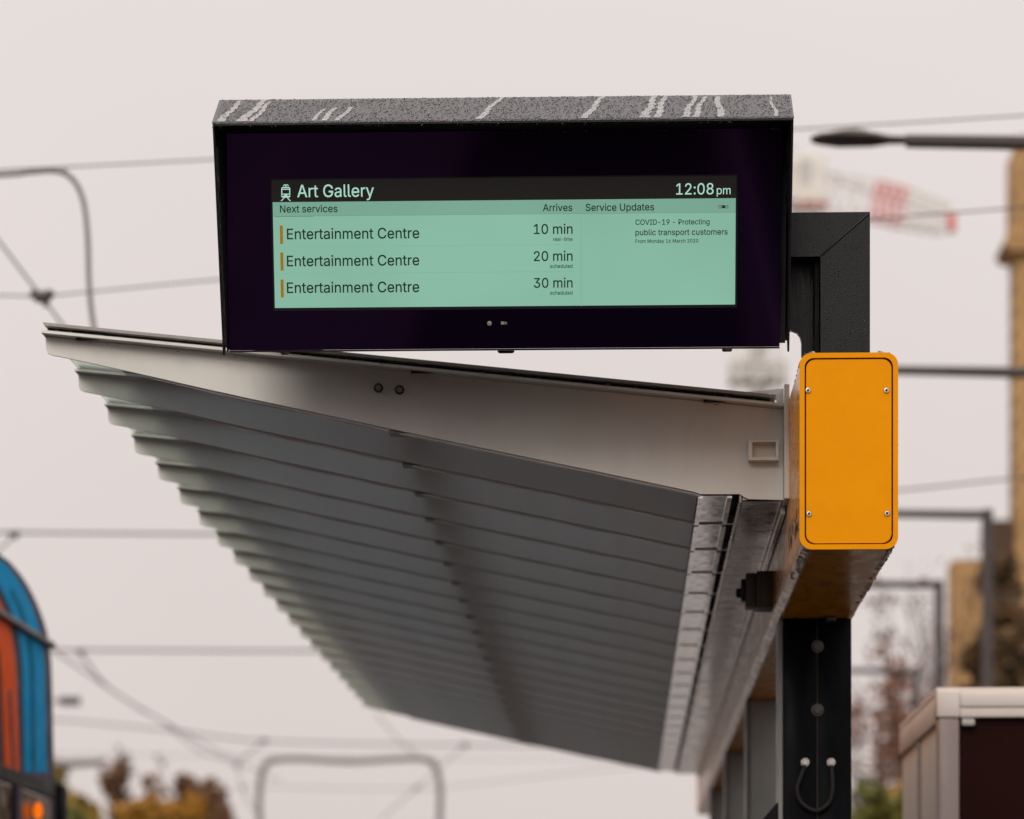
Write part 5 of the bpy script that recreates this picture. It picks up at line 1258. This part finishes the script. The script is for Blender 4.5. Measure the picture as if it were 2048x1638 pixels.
def tree(px, py_top, Y, width_px, label, mat, leaves=2500, leaf=.16, bare=False, group='autumn trees', seed=1, crown_bottom=None, twig=.02, levels=3, spread=.9):
    rng = random.Random(seed)
    base = at(px, 2000, Y); base.z = 0.0
    top = at(px, py_top, Y).z
    H = top
    Wd = width_px * Y / F / 2
    o = thing('bare_tree' if bare else 'autumn_tree', base, label, 'tree', group)
    m = MB()
    tips = []
    def grow(p, d, L, r, lev):
        n = 4
        pts = [p]; dd = d.copy()
        for k in range(n):
            dd = (dd + Vector((rng.gauss(0, .12), rng.gauss(0, .12), rng.gauss(.03, .06)))).normalized()
            pts.append(pts[-1] + dd * L / n)
        m.tube(pts, [r * (1 - .5 * k / n) for k in range(n + 1)], 6 if lev < 2 else 4)
        if lev >= levels:
            tips.append(pts[-1]); tips.append(pts[2]); return
        nb = rng.randint(3, 5) if lev < 2 else rng.randint(2, 4)
        for b in range(nb):
            k = rng.randint(2, n)
            a = rng.uniform(0, 2 * math.pi)
            side = Vector((math.cos(a), math.sin(a), rng.uniform(.3, 1.1))).normalized()
            nd = (dd * .55 + side * spread).normalized()
            grow(pts[k], nd, L * rng.uniform(.5, .75), r * .5, lev + 1)
        if lev: tips.append(pts[-1])
    tr_h = H * .34
    grow(base, Vector((0, 0, 1)), tr_h, max(.05, H * .014), 0)
    # fit the branches into the measured crown
    mxz = max(v.co.z for v in m.bm.verts); mw = max(abs(v.co.x - base.x) for v in m.bm.verts)
    kz, kx = (H - .1) / mxz, (Wd * .9) / max(mw, .01)
    for v in m.bm.verts:
        f = min(1, max(0, v.co.z / (H * .25)))
        v.co.z *= kz
        sx = 1 + (kx - 1) * f
        v.co.x = base.x + (v.co.x - base.x) * sx; v.co.y = base.y + (v.co.y - base.y) * sx
    def fit(p):
        return Vector((base.x + (p.x - base.x) * kx, base.y + (p.y - base.y) * kx, p.z * kz))
    tips = [fit(t) for t in tips]
    m.build('trunk', M['bark'], o, True)
    blobs = [(t, rng.uniform(.35, 1.0) * max(.3, Wd * .28), rng.uniform(.4, 1.6)) for t in tips if rng.random() < .8 and (crown_bottom is None or t.z > at(px, crown_bottom, Y).z)]
    if leaves: leaf_cloud('crown', blobs, leaves, leaf, M[mat], o, rng)
    return o
tree(238, 1476, 110, 80, 'tall thin brown tree spire beside the tram', 'leaf_brown', 700, .16, seed=11, spread=.5)
tree(311, 1515, 112, 70, 'narrow dark tree between the spire and the orange tree', 'leaf_brown', 900, .15, seed=12, spread=.5)
tree(352, 1566, 105, 260, 'broad orange brown autumn tree with dark top', 'leaf_brown', 9000, .2, seed=13)
tree(368, 1592, 103, 270, 'bright orange autumn tree in front of the dark brown one', 'leaf_orange', 12000, .2, seed=14)
tree(428, 1592, 108, 110, 'small dark brown tree at the end of the autumn row', 'leaf_brown', 4500, .17, seed=15)
tree(200, 1535, 100, 240, 'loose golden green tree next to the tram end', 'leaf_gold', 9000, .2, seed=16)
tree(160, 1566, 98, 220, 'low yellow green tree touching the tram end', 'leaf_green', 12000, .2, seed=17)
tree(292, 1590, 101, 260, 'rusty orange tree filling the middle of the row', 'leaf_orange', 10000, .2, seed=18)
tree(1850, 1065, 52, 260, 'bare twiggy tree above the white kiosk', 'leaf_red', 500, .06, True, 'bare trees beyond the stop', 21, levels=4)
tree(1765, 1150, 46, 230, 'bare tree with few red leaves between post and lamps', 'leaf_red', 2600, .06, True, 'bare trees beyond the stop', 22, levels=4)
tree(1775, 1310, 44, 230, 'reddish brown tree right beside the black post', 'leaf_red', 2200, .06, True, 'bare trees beyond the stop', 23, levels=4)
tree(1950, 1050, 60, 240, 'dark brown leafy tree against the church wing', 'ivy', 14000, .16, False, 'bare trees beyond the stop', 24)
tree(2020, 1150, 58, 180, 'ivy brown tree below the church tower', 'ivy', 7000, .15, False, 'bare trees beyond the stop', 25)
tree(1790, 1545, 40, 210, 'orange red bushy tree low beside the kiosk', 'leaf_orange', 6000, .07, False, 'bare trees beyond the stop', 26)
tree(1735, 1580, 38, 220, 'olive green tree low behind the black post', 'leaf_green', 7000, .07, False, 'bare trees beyond the stop', 27)

# ================================================================== KIOSK
KY = 9.5
def kx(px): return at(px, 1500, KY).x
kz1 = at(1900, 1385, KY).z
kiosk = thing('kiosk', (kx(2100), KY + .6, 0.0), 'white framed kiosk with dark brown panel beside the trees', 'kiosk')
kx0, kx1 = kx(1876), kx(2400)
zf = at(1900, 1434, KY).z
m = MB(); m.box(kx0 - .004, kx(1920), KY - .004, KY + .07, zf - .001, kz1 + .006, .006); m.build('corner_block', M['white_frame'], kiosk, True)
m = MB(); m.box(kx(1920) + .001, kx1, KY, KY + .05, zf + .03, kz1, .004); m.box(kx(1920) + .001, kx1, KY + .006, KY + .05, zf, zf + .0295, .003); m.build('top_rail', M['white_frame'], kiosk, True)
m = MB(); m.box(kx0, kx(1919), KY, KY + .066, 0.0, zf - .002, .008); m.build('corner_post', M['kiosk_post'], kiosk, True)
m = MB(); m.box(kx(1919) + .001, kx1, KY + .03, KY + .045, 0.05, zf - .001); m.build('front_panel', M['kiosk_panel'], kiosk)
a = at(1937, 1444, KY)
m = MB(); m.box(a.x - .019, a.x + .019, KY + .002, KY + .029, a.z - .010, a.z + .010, .004); m.build('small_lamp', M['lamp_glass'], kiosk, True)
KD = 1.35
m = MB(); m.box(kx0 + .001, kx0 + .05, KY + .072, KY + KD, zf - .01, kz1 - .002, .004); m.build('side_rail', M['white_frame'], kiosk, True)
m = MB(); m.box(kx0 + .012, kx0 + .03, KY + .067, KY + KD - .001, 0.05, zf - .011); m.build('side_panel', M['kiosk_side'], kiosk)
m = MB(); m.box(kx0 + .004, kx0 + .05, KY + KD * .5, KY + KD * .5 + .05, 0.05, zf - .012); m.build('side_mullion', M['kiosk_post'], kiosk)
m = MB(); m.box(kx0 + .002, kx1, KY + .055, KY + KD, kz1 + .002, kz1 + .02); m.build('kiosk_roof', M['white_frame'], kiosk)
